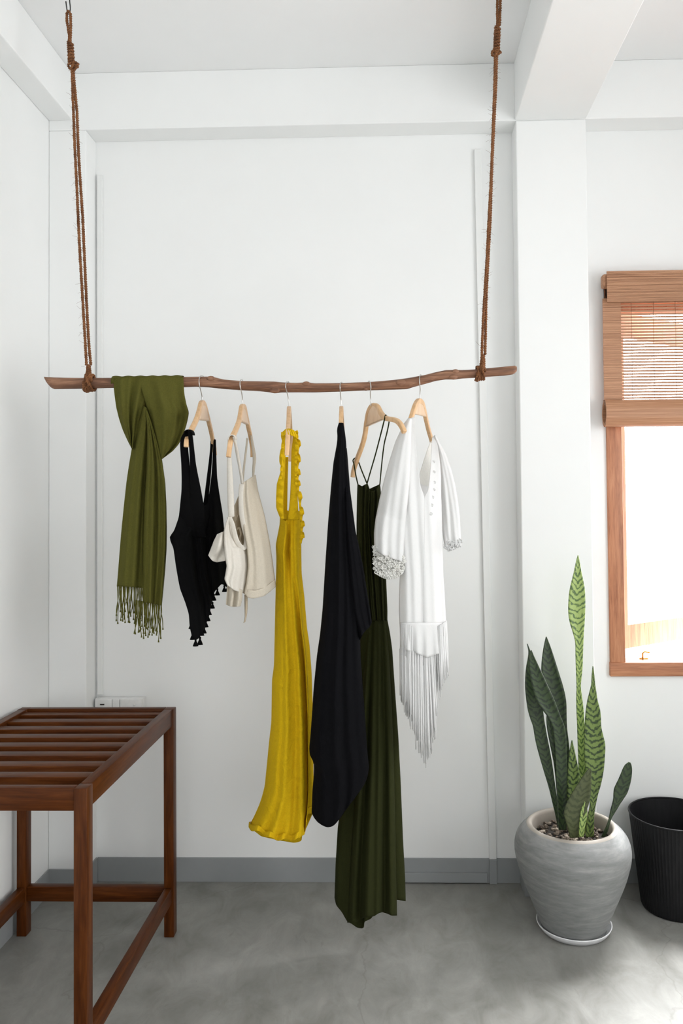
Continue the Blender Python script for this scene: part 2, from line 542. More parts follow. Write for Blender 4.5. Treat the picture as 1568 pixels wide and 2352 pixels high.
b = MB()     # valance: a short folded length of bamboo hanging over the head roll
slat_strip(b, xb0 + .012, xb1 - .012, YBL - .028, zv, zt, 26, .004, .0006, .0012)
b.box(xb0 + .013, xb1 - .013, YBL - .0265, YBL - .0245, zv, zt)
b.build('valance', M['bamboo'], bl, smooth=False)
b = MB(); b.box(xb0, xb1, YBL - .020, YW - .017, zt - .055, zt - .006)
b.build('head_rail', M['bamboo'], bl, smooth=False, bevel=.008)
b = MB(); slat_strip(b, xb0 + .004, xb1, YBL, zr0 + .005, zv + .01, 33, .0025, .0042)
b.build('slat_sheet', M['bamboo'], bl, smooth=False)
for k_, (xa_, xe_) in enumerate(((xb0 + .002, .849), (xb1 - .071, xb1 - .001))):
    b = MB(); slat_strip(b, xa_, xe_, YBL - .003, zr0, zv + .02, 46, .0028, .0004, .0008)
    b.build('edge_band', M['bamboo'], bl, smooth=False)
for i in range(10):
    x = .888 + i * .081
    b = MB(); b.tube([(x, YBL - .0015, zr0), (x, YBL - .0015, zv + .01)], .0007, 5); b.build('thread', M['thread'], bl)
b = MB()     # bottom roll: the rolled up rest of the sheet
cz, rr = (zr0 + zr1) / 2, (zr0 - zr1) / 2 + .004
prof = []
for i in range(150):
    a = i / 150 * 2 * PI * 3.2
    r_ = rr * (1 - .32 * i / 150) * (1 + .012 * math.sin(9 * a))
    prof.append((r_ * math.cos(a + 1.2) * .62, r_ * math.sin(a + 1.2)))
vs = [(x, YBL - .010 + p_[0], cz + p_[1]) for x in (xb0, xb1) for p_ in prof]
n_ = len(prof)
b.add(vs, [(i, i + 1, n_ + i + 1, n_ + i) for i in range(n_ - 1)])
b.build('bottom_roll', M['bamboo'], bl, smooth=False, solid=.0022)

# ------------------------------------------------------------------ power sockets behind the bench
so = thing('wall_socket', 'white double power socket on the wall behind the slatted bench', 'socket', (-1.03, YW, .66))
b = MB(); b.box(-1.128, -.945, YW - .034, YW, .60, .692); b.build('back_box', M['plastic_white'], so, bevel=.003)
b = MB(); b.box(-1.126, -1.062, YW - .040, YW - .034, .603, .689); fp = b.build('faceplate', M['plastic_white'], so, bevel=.002)
b = MB(); b.box(-1.060, -1.034, YW - .039, YW - .034, .603, .689); b.build('switch', M['plastic_white'], so, bevel=.002)
b = MB(); b.box(-1.031, -.948, YW - .040, YW - .034, .603, .689); fp2 = b.build('faceplate', M['plastic_white'], so, bevel=.002)
b = MB(); b.box(-1.106, -1.090, YW - .0410, YW - .0398, .668, .673); b.build('socket_hole', M['slot'], fp)
b = MB(); b.box(-.982, -.974, YW - .0405, YW - .0398, .664, .672); b.build('indicator', M['plastic_white'], fp2)

# ------------------------------------------------------------------ slatted bench
bx0, bx1, by0, by1, bz = -1.253, -.733, 1.851, 2.612, .740
LW, LD = .032, .038
be = thing('slatted_bench', 'tall dark reddish wooden luggage bench with a slatted top by the left wall', 'bench', ((bx0 + bx1) / 2, (by0 + by1) / 2, 0))
for x in (bx0, bx1 - LW):
    for y in (by0, by1 - LD):
        b = MB(); b.box(x, x + LW, y, y + LD, 0, bz - .0005); b.build('leg', M['bench_z'], be, bevel=.002)
b = MB(); b.box(bx0 + LW, bx1 - LW, by0 + .003, by0 + .027, bz - .054, bz); b.build('apron', M['bench_x'], be, bevel=.0015)
b = MB(); b.box(bx0 + LW, bx1 - LW, by1 - .028, by1 - .003, bz - .054, bz); b.build('apron', M['bench_x'], be, bevel=.0015)
for x in (bx0 + .003, bx1 - .030):
    b = MB(); b.box(x, x + .027, by0 + LD, by1 - LD, bz - .054, bz); b.build('side_rail', M['bench_y'], be, bevel=.0015)
for i in range(8):
    y = 1.970 + i * .0835
    b = MB(); b.box(bx0 + .030, bx1 - .030, y - .0205, y + .0205, bz - .030, bz - .007); b.build('slat', M['bench_x'], be, bevel=.001)
b = MB(); b.box(bx0 + LW, bx1 - LW, by1 - .034, by1 - .008, .112, .160); b.build('stretcher', M['bench_x'], be, bevel=.0015)
for x in (bx0 + .005, bx1 - .029):
    b = MB(); b.box(x, x + .024, by0 + LD, by1 - LD, .112, .160); b.build('stretcher', M['bench_y'], be, bevel=.0015)

# ------------------------------------------------------------------ branch rail
YR = 2.40
PM = F_PX / YR
prof_ = [(101.5, 865.5, 868), (108, 866, 880), (116, 866, 889), (124, 866.5, 893.5), (150, 867, 893), (195, 867.5, 892.5), (262, 868, 891), (421, 866, 890), (450, 865.5, 889), (478, 865, 890), (493, 866.5, 891.5),
         (514, 871.5, 893.5), (553, 875, 896), (597, 876, 898.5), (618, 876.5, 901), (631, 876.5, 903.5), (645, 878, 901.5), (680, 879, 901), (706, 877.5, 901), (722, 880, 901), (760, 880, 900), (784, 880, 899.5), (820, 878.5, 898),
         (848, 877.5, 897), (880, 875, 896), (911, 872, 895), (935, 869, 894), (950, 866.5, 889), (975, 862, 882.5), (1000, 855.5, 875.5), (1023, 850.5, 872), (1045, 849.5, 872), (1060, 850, 869.5), (1087, 848.5, 868), (1134, 844.5, 864.5),
         (1160, 842, 863), (1176, 840.5, 860.5), (1183, 839.8, 857), (1186, 842, 853)]


def lerp_tab(tab, x):
    for a, c in zip(tab, tab[1:]):
        if a[0] <= x <= c[0]:
            t = (x - a[0]) / (c[0] - a[0]); return [p + (q - p) * t for p, q in zip(a, c)]
    return list(tab[0] if x < tab[0][0] else tab[-1])


def branch_at(u):
    _, a, c = lerp_tab(prof_, u); p = PY(u, (a + c) / 2, YR); return p, (c - a) / 2 / PM


br = thing('branch_rail', 'peeled brown tree branch hung level as a clothes rail', 'branch', branch_at(640)[0])
b = MB(); pts, rad = [], []
us = [101.5 + i * (1186 - 101.5) / 230 for i in range(231)]
for u in us:
    p, r = branch_at(u); pts.append(p); rad.append(max(r, .0012))
n_ = 20; vs = []
for i, (p, r) in enumerate(zip(pts, rad)):
    for k in range(n_):
        a = 2 * PI * k / n_
        rr_ = r * (1 + .045 * math.sin(3 * a + i * .05) * math.sin(i * .11) + .03 * math.sin(7 * a + i * .02))
        vs.append(p + Vector((0, -math.cos(a) * rr_, math.sin(a) * rr_)))
fs = [(i * n_ + k, i * n_ + (k + 1) % n_, (i + 1) * n_ + (k + 1) % n_, (i + 1) * n_ + k) for i in range(len(pts) - 1) for k in range(n_)]
fs += [tuple(range(n_)), tuple((len(pts) - 1) * n_ + k for k in range(n_))]
b.add(vs, fs); b.build('stem', M['branch'], br)
for (u, dv, s) in ((486, -9, 1), (632, 10, 1.1), (704, -8, .9), (921, -2, 1.3), (1040, 8, 1), (1045, -8, .8), (840, 10, .5)):
    p, r = branch_at(u); c = p + Vector((0, -r * .75, -dv / PM * .8))
    b = MB()
    ring = [(.0105 * s, 0), (.0095 * s, .003), (.006 * s, .0052), (.0005, .0058)]
    vs = []
    for r_, h in ring:
        for k in range(12):
            a = 2 * PI * k / 12; vs.append(c + Vector((r_ * 1.35 * math.cos(a), -h, r_ * .8 * math.sin(a))))
    b.add(vs, [(i * 12 + k, i * 12 + (k + 1) % 12, (i + 1) * 12 + (k + 1) % 12, (i + 1) * 12 + k) for i in range(3) for k in range(12)])
    b.build('knot', M['branch'], br)

# ------------------------------------------------------------------ ropes


def resample(pts, step):
    pts = [Vector(p) for p in pts]; out = [pts[0]]; acc = 0
    for a, c in zip(pts, pts[1:]):
        d = (c - a).length; n = max(1, int(d / step))
        out += [a.lerp(c, (i + 1) / n) for i in range(n)]
    return out


def smooth_path(pts, it=3):
    pts = [Vector(p) for p in pts]
    for _ in range(it):
        pts = [pts[0]] + [(pts[i - 1] + pts[i] * 2 + pts[i + 1]) / 4 for i in range(1, len(pts) - 1)] + [pts[-1]]
    return pts


def twist(mb, path, r=.0046, plies=2, pitch=.015, step=.0022, ph0=0, n=6):
    path = smooth_path(resample(path, step), 4)
    L_ = [0]
    for a, c in zip(path, path[1:]): L_.append(L_[-1] + (c - a).length)
    for k in range(plies):
        out = []; nrm = Vector((0, 1, 0))
        for i, p in enumerate(path):
            t = (path[min(i + 1, len(path) - 1)] - path[max(i - 1, 0)]).normalized()
            nrm = nrm - t * nrm.dot(t)
            nrm = nrm.normalized() if nrm.length > 1e-6 else t.orthogonal().normalized()
            bn = t.cross(nrm); a = ph0 + 2 * PI * (k / plies + L_[i] / pitch)
            wob = 1 + .16 * math.sin(L_[i] * 210 + k) + .10 * math.sin(L_[i] * 530 + 2 * k)
            out.append(p + (nrm * math.cos(a) + bn * math.sin(a)) * r * .52 * wob)
        mb.tube(out, r * .58, n)


def coil(mb, c0, axis, r0, r1, n, length, ref, r=.0042, tilt=0.0):
    axis = Vector(axis).normalized(); ref = Vector(ref); a1 = (ref - axis * ref.dot(axis)).normalized(); a2 = axis.cross(a1)
    pts = []
    for i in range(n * 24 + 1):
        t = i / (n * 24); a = 2 * PI * n * t
        rr_ = r0 + (r1 - r0) * t
        pts.append(c0 + axis * (length * (t - .5) + tilt * math.sin(a)) + (a1 * math.cos(a) + a2 * math.sin(a)) * rr_)
    twist(mb, pts, r, 2, .011)


def fibres(mb, path, n, lmin, lmax):
    path = resample(path, .004)
    for _ in range(n):
        p = random.choice(path); a = random.choice((0, PI)) + random.uniform(-.6, .6)
        l = random.uniform(lmin, lmax); d = Vector((math.cos(a), random.uniform(-.5, .5), math.sin(a) * .9))
        q = p + d * l * .5 + Vector((0, 0, random.uniform(-.3, .3) * l)); e = q + d * l * .5 + Vector((0, 0, random.uniform(-.5, .5) * l))
        mb.tube([p, q, e], [.00042, .00034, .0002], 3)


def P2(lst, y=YR):
    return [PY(u, v, y) for u, v in lst]


def rope(name, label, loopL, loopR, core, knot_c, knot_len, knot_v, lump, strA, strB, neck, wrapc):
    t = thing(name, label, 'rope', branch_at(wrapc)[0], 'ropes holding the branch')
    b = MB(); twist(b, P2(loopL) + P2(loopR)[::-1]); b.build('top_loop', M['rope'], t)
    b = MB(); k0, k1 = P2(knot_v); twist(b, P2(core)); coil(b, (k0 + k1) / 2, k1 - k0, .0072, .0078, 7, (k1 - k0).length, (0, -1, 0))
    for (u, v, dx) in lump:
        c = PY(u, v, YR - .006); pts = [c + Vector((.008 * math.cos(a) * 1.1, .006 * math.sin(2 * a), .007 * math.sin(a))) for a in [i / 20 * 2 * PI for i in range(21)]]
        twist(b, pts, .0040, 2, .011)
    b.build('upper_knot', M['rope'], t)
    b = MB(); twist(b, P2(strA, YR - .003)); b.build('strand', M['rope'], t)
    b = MB(); twist(b, P2(strB, YR + .003), ph0=1.2); b.build('strand', M['rope'], t)
    b = MB(); p, r = branch_at(wrapc)
    coil(b, p, (1, 0, .02), r + .0070, r + .0072, 4, 19 / PM, (0, -1, 0), .0042, .002)
    coil(b, p + Vector((-.003, 0, 0)), (1, 0, -.35), r + .0112, r + .0114, 2, 8 / PM, (0, -1, 0), .0040)
    q0, q1 = P2(neck); coil(b, (q0 + q1) / 2, q1 - q0, .0030, .0058, 5, (q1 - q0).length, (0, -1, 0), .0046)
    twist(b, [q0, q1, q1 + Vector((0, -r - .010, -.004)), p + Vector((.004, -r - .016, 0)), p + Vector((.008, -r - .014, -r * .8))], .0042)
    b.build('branch_lashing', M['rope'], t)
    b = MB(); fibres(b, P2(strA), 110, .006, .022); fibres(b, P2(core), 14, .006, .014); fibres(b, P2(knot_v), 8, .006, .014)
    b.build('loose_fibres', M['rope'], t, kind='stuff')
    return t


rope('coir_rope', 'hairy brown coir rope holding the branch on the left, above the green scarf',
     [(157, 25), (153.5, 32), (153.5, 45), (156, 62), (159, 80), (160, 98)], [(157, 25), (162, 31), (162.5, 45), (162.5, 62), (162, 80), (161.5, 98)],
     [(160.5, 92), (163, 125), (165.5, 150), (167, 175), (169, 215)], None, 0, [(161, 97), (164, 148)], [(173, 148, 1), (172, 154, 1), (163, 152, 1)],
     [(165, 158), (166.5, 185), (167, 215), (169, 260), (171, 320), (174, 380), (177, 440), (179.5, 500), (184, 590), (190, 690), (196, 790), (198.5, 838)],
     [(168, 158), (170, 185), (173, 215), (177, 260), (179, 320), (182, 380), (186, 440), (190, 500), (194, 590), (198.5, 690), (204, 790), (208.5, 838)],
     [(203, 838), (203.5, 861)], 207)
rope('coir_rope', 'hairy brown coir rope tied near the right tip of the branch',
     [(1145.5, -36), (1142, -28), (1142, -10), (1142, 20), (1142, 60)], [(1145.5, -36), (1149, -28), (1149, -10), (1148.5, 20), (1147, 60)],
     [(1144, 50), (1143, 80), (1141, 110), (1139, 135), (1138, 165)], None, 0, [(1142, 62), (1140, 112)], [(1135, 122, 1), (1143, 120, 1), (1139, 116, 1)],
     [(1137, 130), (1135.5, 200), (1132.5, 280), (1129.5, 360), (1126.5, 430), (1122.5, 500), (1117.5, 600), (1112.5, 680), (1109.5, 730), (1107.5, 780), (1106, 815)],
     [(1140.5, 130), (1138.5, 200), (1134.5, 280), (1130.5, 360), (1128, 430), (1126, 500), (1120.5, 600), (1116.5, 680), (1115.5, 730), (1114.5, 780), (1113.5, 815)],
     [(1109, 815), (1107, 841)], 1103)


def ceiling_hook(label, u, v, tip):
    base = PY(u, v, YR)
    t = thing('ceiling_hook', label, 'hook', (base.x, YR, ZC), 'ceiling hooks')
    b = MB()
    R_ = .0055
    pts = [Vector((base.x + .004, YR, ZC)), Vector((base.x + .004, YR, base.z + .03)), Vector((base.x + .006, YR, base.z + .012))]
    pts += [Vector((base.x + .0008 + R_ * math.cos(a), YR, base.z + .0035 + R_ * math.sin(a) * 1.3)) for a in [0, -.5, -1, -1.57, -2.1, -2.7, -PI]]
    pts += [Vector((base.x - .0065, YR, base.z + .018)), Vector((base.x - .008, YR, base.z + .030))]
    b.tube(smooth_path(resample(pts, .004), 1), .0019, 8); b.build('hook_wire', M['iron'], t)
    b = MB(); b.lathe([(.0001, ZC - .006), (.010, ZC - .005), (.012, ZC)], base.x + .004, YR, 20); b.build('base_plate', M['iron'], t)


ceiling_hook('small dark ceiling hook the left rope hangs from', 157, 25, 0)
ceiling_hook('small dark ceiling hook the right rope hangs from', 1145.5, -36, 0)

# ------------------------------------------------------------------ hangers


def bez(pts, n):
    """Catmull-Rom through pts (lists of numbers)"""
    out = []
    P = [pts[0]] + list(pts) + [pts[-1]]
    for i in range(1, len(P) - 2):
        for k in range(n):
            t = k / n
            out.append([.5 * (2 * p1 + (p2 - p0) * t + (2 * p0 - 5 * p1 + 4 * p2 - p3) * t * t + (3 * p1 - p0 - 3 * p2 + p3) * t ** 3)
                        for p0, p1, p2, p3 in zip(P[i - 1], P[i], P[i + 1], P[i + 2])])
    out.append(list(pts[-1])); return out


SEC = [(-1, -.8), (-.8, -1), (.8, -1), (1, -.8), (1, .8), (.8, 1), (-.8, 1), (-1, .8)]


def hanger(label, path, crown, hook, web, thick=.0062, w0=.0085, w1=.0068, group='wooden hangers on the branch'):
    """path: (u, v, depth) from one arm tip over the crown to the other; hook: (u, v, dy)"""
    t = thing('clothes_hanger', label, 'hanger', PY(crown[0], crown[1], YR), group)
    pp = bez(path, 6)
    pts = [PY(*p) for p in pp]
    N = len(pts)
    ci = min(range(N), key=lambda i: pp[i][1])
    d = (pts[-1] - pts[0]); d.z = 0
    nrm = Vector((-d.y, d.x, 0)).normalized()
    rad = [(thick, w1 + (w0 - w1) * max(0, 1 - abs(i - ci) / (N * .3))) for i in range(N)]
    b = MB(); b.tube(pts, rad, prof=SEC, up=nrm)
    o = b.build('arms', M['hanger'], t, bevel=.001)
    # webbed crown plate between the arms
    if web:
        a0 = max(0, ci - web); a1 = min(N - 1, ci + web)
        L_ = [pts[i] for i in range(a0, ci + 1)]; R_ = [pts[i] for i in range(ci, a1 + 1)][::-1]
        n_ = min(len(L_), len(R_)); b = MB(); g = []
        for j in range(n_):
            l, r = L_[j * (len(L_) - 1) // (n_ - 1)], R_[j * (len(R_) - 1) // (n_ - 1)]
            g.append([l.lerp(r, k / 5) for k in range(6)])
        b.grid(g); b.build('crown_plate', M['hangerp'], t, solid=thick * 1.7)
    hp = [PY(u, v, YR + dy) for u, v, dy in bez(hook, 6)]
    b = MB(); b.tube(hp, .0015, 8); b.build('hook', M['steel'], t)
    return t


def over(u0, v0, u1, v1):
    """the hook's top: up the near side of the branch and down behind it"""
    p, r = branch_at(u0); rt = r / 1.0
    return rt


HG = []
HG.append(hanger('pale wooden hanger holding the black tasselled top',
                 [(427.5, 1027, 2.20), (429, 1012, 2.205), (437, 992, 2.235), (449, 968, 2.28), (457, 945, 2.33), (460.5, 930, 2.37), (464.5, 925.5, 2.40), (469, 931, 2.43), (474, 948, 2.46), (480, 972, 2.51), (486, 998, 2.56), (492, 1030, 2.60), (493.5, 1046, 2.605)],
                 (464, 922), [(464.5, 924, 0), (464, 912, 0), (461, 897, -.012), (457.5, 884, -.023), (457, 873, -.023), (459, 865.5, -.014), (463, 862.5, .0), (466.5, 864.5, .014), (468, 871, .021)], 17))
HG.append(hanger('pale wooden hanger holding the cream linen top',
                 [(524.5, 1050, 2.19), (527.5, 1026, 2.195), (531, 1009, 2.205), (540, 990, 2.24), (548, 970, 2.29), (552, 950, 2.34), (554, 938, 2.37), (557.5, 934, 2.40), (561.5, 939, 2.43), (565, 956, 2.47), (570, 980, 2.52), (575, 1003, 2.57), (579, 1030, 2.60), (579.5, 1050, 2.605)],
                 (557, 931), [(557, 933, 0), (556.5, 918, 0), (555, 903, -.012), (551.5, 889, -.023), (551, 879, -.022), (552.5, 873, -.013), (555, 871.5, .0), (557, 874, .014), (558, 881, .02)], 17))
HG.append(hanger('pale wooden hanger seen end-on inside the mustard dress',
                 [(658.5, 1046, 2.19), (659.5, 1025, 2.19), (661, 1000, 2.20), (661.5, 985, 2.23), (662.5, 965, 2.29), (663, 948, 2.35), (663.6, 939, 2.40), (664.5, 946, 2.44), (665.5, 962, 2.49), (667, 985, 2.55), (667.5, 1015, 2.60), (666.5, 1060, 2.61)],
                 (663.6, 936), [(663.4, 937, 0), (662.5, 918, 0), (659, 902, -.012), (656, 891, -.023), (656, 883, -.022), (658, 877.5, -.012), (660.5, 876, .0), (663, 878, .014), (664, 884, .02)], 0, w0=.008))
HG.append(hanger('pale wooden hanger seen end-on in the black wrap',
                 [(781, 1048, 2.300), (781.5, 1020, 2.300), (782, 1000, 2.302), (782.5, 985, 2.306), (783, 965, 2.325), (783.5, 948, 2.35), (783.6, 939, 2.40), (784.3, 947, 2.44), (785.2, 962, 2.49), (786.5, 985, 2.55), (788, 1015, 2.60), (789, 1050, 2.61)],
                 (783.6, 936), [(783.8, 937, 0), (783, 920, 0), (781.6, 903, -.012), (780.6, 893, -.022), (780.7, 885, -.021), (782, 879.5, -.012), (784, 878, .0), (785.5, 880, .013), (786, 886, .019)], 0, w0=.0085))
HG.append(hanger('pale wooden hanger tilted sideways, holding the dark green dress',
                 [(810, 1096, 2.535), (812.5, 1078, 2.53), (821, 1052, 2.51), (832, 1022, 2.485), (838, 998, 2.465), (841.5, 972, 2.445), (846, 948, 2.425), (853, 935, 2.41), (861, 932, 2.395), (868, 937, 2.375), (875, 950, 2.345), (886, 960.5, 2.305), (904, 964, 2.26), (914, 969, 2.235), (922, 979, 2.215), (928.5, 993, 2.205)],
                 (853, 929), [(852, 933, 0), (850.6, 916, 0), (850.3, 902, -.012), (851.3, 890, -.021), (850.5, 881, -.020), (848.5, 876, -.011), (846.8, 874.8, .0), (845.6, 877, .013), (845, 883, .019)], 19))
HG.append(hanger('pale wooden hanger holding the white fringed blouse',
                 [(936, 992, 2.295), (938, 980, 2.296), (942, 966, 2.302), (947, 950, 2.32), (952, 935, 2.345), (957, 925, 2.38), (962.5, 921.5, 2.40), (969, 927, 2.43), (973.5, 942, 2.46), (978.5, 965, 2.50), (984, 988, 2.545), (990.5, 1010, 2.585), (996, 1030, 2.61)],
                 (963, 918), [(963.5, 921, 0), (964, 907, 0), (964.8, 893, -.010), (963.6, 882, -.020), (963, 872, -.020), (963.8, 865, -.011), (965.2, 860.5, .0), (966.8, 863, .013), (967.4, 870, .020)], 17))

# ------------------------------------------------------------------ cloth helpers


def poly(pts, n, sm=2):
    """resample a pixel polyline to n+1 points by length, softened"""
    pts = [tuple(map(float, p)) for p in pts]
    L_ = [0]
    for a, c in zip(pts, pts[1:]): L_.append(L_[-1] + math.hypot(c[0] - a[0], c[1] - a[1]))
    T = L_[-1] or 1e-9; out = []; j = 0
    for i in range(n + 1):
        s = T * i / n
        while j < len(pts) - 2 and L_[j + 1] < s: j += 1
        d = L_[j + 1] - L_[j]; t = (s - L_[j]) / d if d > 1e-9 else 0
        t = min(max(t, 0), 1)
        out.append((pts[j][0] + (pts[j + 1][0] - pts[j][0]) * t, pts[j][1] + (pts[j + 1][1] - pts[j][1]) * t))
    for _ in range(sm):
        out = [out[0]] + [((out[i - 1][0] + 2 * out[i][0] + out[i + 1][0]) / 4, (out[i - 1][1] + 2 * out[i][1] + out[i + 1][1]) / 4) for i in range(1, n)] + [out[-1]]
    return out


def sheet(mb, left, right, depth, top=None, bottom=None, nu=36, nv=70, sm=2, uv=False):
    """a cloth panel spanning four boundary outlines; depth(s, t) gives its distance"""
    Lp, Rp = poly(left, nv, sm), poly(right, nv, sm)
    Tp = poly(top or [left[0], right[0]], nu, 1); Bp = poly(bottom or [left[-1], right[-1]], nu, 1)
    Tp[0], Tp[-1], Bp[0], Bp[-1] = Lp[0], Rp[0], Lp[-1], Rp[-1]
    g = []
    for j in range(nv + 1):
        t = j / nv; row = []
        for i in range(nu + 1):
            s = i / nu; p = []
            for c in (0, 1):
                a = (1 - t) * Tp[i][c] + t * Bp[i][c] + (1 - s) * Lp[j][c] + s * Rp[j][c]
                a -= (1 - s) * (1 - t) * Tp[0][c] + s * (1 - t) * Tp[-1][c] + (1 - s) * t * Bp[0][c] + s * t * Bp[-1][c]
                p.append(a)
            row.append(PY(p[0], p[1], depth(s, t) if not uv else depth(p[0], p[1], s, t)))
        g.append(row)
    mb.grid(g)


def arc(s): return math.sqrt(max(0, 1 - (2 * s - 1) ** 2))


def folds(k=(3.0, 5.3), a=(.6, .4), ph=(0, 1.3), drift=(.4, -.5)):
    def f(s, t):
        return sum(A * math.sin(2 * PI * (K * s + D_ * t) + p) for K, A, p, D_ in zip(k, a, ph, drift))
    return f


def strip(mb, left, right, y0, y1=None, nv=30, nu=6, bulge=.004):
    y1 = y0 if y1 is None else y1
    sheet(mb, left, right, lambda s, t: y0 + (y1 - y0) * t - bulge * arc(s), nu=nu, nv=nv)


def band(mb, path, r, ya, yb=None, n=8):
    yb = ya if yb is None else yb
    pp = bez(path, 6); N = len(pp)
    mb.tube([PY(p[0], p[1], ya + (yb - ya) * i / (N - 1)) for i, p in enumerate(pp)], r, n)


# ------------------------------------------------------------------ olive scarf
sc = thing('fringed_scarf', 'olive green fringed scarf looped over the left part of the branch', 'scarf', branch_at(340)[0])
b = MB()
fd = folds((2.5, 4.7), (.6, .4), (.4, 2), (.15, .3))
Lscarf = [(261.5, 868), (261, 885), (263, 905), (267, 935), (273, 960), (281, 985), (292, 1010), (303, 1031)]
Rscarf = [(421, 867), (422, 890), (423.5, 908), (428, 930), (433.5, 947), (431, 962), (427, 978), (420, 1000), (410, 1020), (396, 1036), (372, 1054)]
# the hidden half hanging behind the branch, joined over its top
sheet(b, [(261.5, 868)] + Lscarf[1:], Rscarf, lambda s, t: 2.432 - .006 * (1 - t) + .012 * fd(s, t) * t, top=[(261.5, 868), (340, 865.5), (421, 867)], bottom=[(303, 1031), (340, 1040), (372, 1054)], nu=40, nv=40)
# over the branch
g = []
for j in range(13):
    a = PI * j / 12; row = []
    for i in range(41):
        u = 261 + 160 * i / 40; p, r = branch_at(u); rr_ = r + .0045 + .0012 * math.sin(i * .9)
        row.append(p + Vector((0, -math.cos(a) * (rr_ + .004), math.sin(a) * rr_ + (0 if 0 < j < 12 else -.006))))
    g.append(row)
b.grid(g)
# left loop gathered toward the middle
fl = folds((2.2, 4.1), (.7, .45), (1.0, .2), (-.25, -.1))
sheet(b, Lscarf, [(352, 867), (345, 895), (336, 925), (331, 945), (324, 965), (318, 990), (310, 1014), (304, 1031)],
      lambda s, t: 2.372 + .020 * fl(s, .0) * (.25 + t) * (1 - .5 * t) - .014 * arc(s), top=[(261.5, 868), (300, 866), (352, 867)], nu=44, nv=50, sm=2)
b.build('loop', M['olive'], sc, solid=.0016)
b = MB()     # right loop: broad flap crossing in front
ff = folds((1.3, 3.4), (.6, .3), (.4, 2.2), (.2, .1))
sheet(b, [(318, 867), (322, 885), (331, 915), (340, 945), (348, 975), (356, 1005), (364, 1032), (371, 1054)], Rscarf,
      lambda s, t: 2.354 - .012 * t + .012 * ff(s, t) * min(1, t * 3) - .018 * arc(s) * min(1, t * 2) + (.018 if s > .72 else 0) * min(1, max(0, (t - .25) * 4)) * (1 if s > .78 else (s - .72) / .06),
      top=[(318, 867), (370, 864.5), (421, 867)], nu=60, nv=50, sm=1)
b.build('flap', M['olive'], sc, solid=.0016)
b = MB()     # left tail
f1 = folds((1.4, 3.1), (.55, .3), (.6, 0), (.1, .15))
sheet(b, [(330, 932), (320, 968), (308, 1010), (303, 1030), (297, 1065), (291, 1105), (285, 1160), (279, 1220), (274, 1280), (271, 1320), (268.5, 1347)],
      [(338, 938), (346, 975), (350, 1020), (350, 1060), (348, 1120), (345, 1200), (343, 1280), (342, 1330), (341, 1352)],
      lambda s, t: 2.364 + .017 * f1(s, t) * min(1, .2 + t * 2) - .016 * arc(s), bottom=[(268.5, 1347), (300, 1348), (341, 1352)], nu=40, nv=90, sm=2)
b.build('tail', M['olive'], sc, solid=.0016)
b = MB()     # right tail, overlapping
f2 = folds((1.6, 3.7), (.55, .35), (2.2, .7), (-.1, .25))
sheet(b, [(334, 940), (338, 975), (338, 1020), (335, 1080), (331, 1140), (328, 1220), (327, 1300), (327, 1350), (328, 1384)],
      [(340, 948), (352, 985), (364, 1025), (371, 1052), (375, 1080), (379, 1110), (381.5, 1160), (382.5, 1210), (382, 1260), (379, 1305), (375, 1350), (371, 1391)],
      lambda s, t: 2.346 + .016 * f2(s, t) * min(1, .2 + t * 2) - .016 * arc(s), bottom=[(328, 1384), (350, 1386), (371, 1391)], nu=40, nv=90, sm=2)
b.build('tail', M['olive'], sc, solid=.0016)


def tassel_fringe(mb, n, p0, p1, y, lmin, lmax, r=.00125, spread=6, ends=True):
    for i in range(n):
        t = (i + random.random() * .7) / n
        u = p0[0] + (p1[0] - p0[0]) * t; v = p0[1] + (p1[1] - p0[1]) * t - 2
        l = random.uniform(lmin, lmax); du = random.uniform(-spread, spread)
        pts = [PY(u, v, y), PY(u + random.uniform(-2, 2), v + l * .35, y - .004), PY(u + du * .6 + random.uniform(-3, 3), v + l * .7, y + random.uniform(-.006, .006)), PY(u + du, v + l, y)]
        mb.tube(smooth_path(resample(pts, .006), 2), r, 5)
        if ends: mb.tube([pts[-1], pts[-1] - Vector((0, 0, .006))], [r * 1.3, r * 2.2], 5)


b = MB(); tassel_fringe(b, 34, (269, 1347), (328, 1350), 2.356, 55, 84)
b.build('fringe', M['olive'], sc)
b = MB(); tassel_fringe(b, 38, (312, 1380), (371, 1390), 2.345, 52, 84)
b.build('fringe', M['olive'], sc)

# ------------------------------------------------------------------ black tasselled top
bt = thing('camisole_top', 'black sleeveless top with dangling tassels along its hem', 'top', PY(455, 1230, 2.38))


def ylr(a, c, bul=0.0, fo=None, amp=0.0):
    return lambda s, t: a + (c - a) * s - bul * arc(s) + (amp * fo(s, t) if fo else 0)


b = MB()
strip(b, [(424, 992), (416, 1003), (413.5, 1016), (414, 1028), (416.5, 1064), (417.5, 1100), (417, 1128), (411, 1187), (400, 1219), (389.5, 1234)],
      [(436, 992), (431, 1010), (431.5, 1030), (435.5, 1070), (437, 1102), (440, 1140), (446, 1190), (452, 1234)], 2.205, 2.325, 50, 10)
b.build('shoulder_strap', M['black'], bt, solid=.0016)
b = MB()
strip(b, [(431, 990), (433.5, 1010), (435.5, 1040), (436.5, 1075), (437, 1102), (434, 1150), (430, 1234)],
      [(438, 987), (442, 1000), (445, 1028), (449, 1064), (455, 1095), (462, 1128), (468, 1163), (473, 1234)], 2.19, 2.33, 50, 10)
b.build('shoulder_strap', M['black'], bt, solid=.0016)
b = MB(); g = []
for i in range(13):     # saddle over the hanger arm
    a = i / 12 * PI
    g.append([PY(431 - 10 * math.cos(a) + 2 * k, 1000 - 13 * math.sin(a), 2.205 + .018 * (k - 1)) for k in range(4)])
b.grid(g); b.build('shoulder_strap', M['black'], bt, solid=.002)
b = MB()
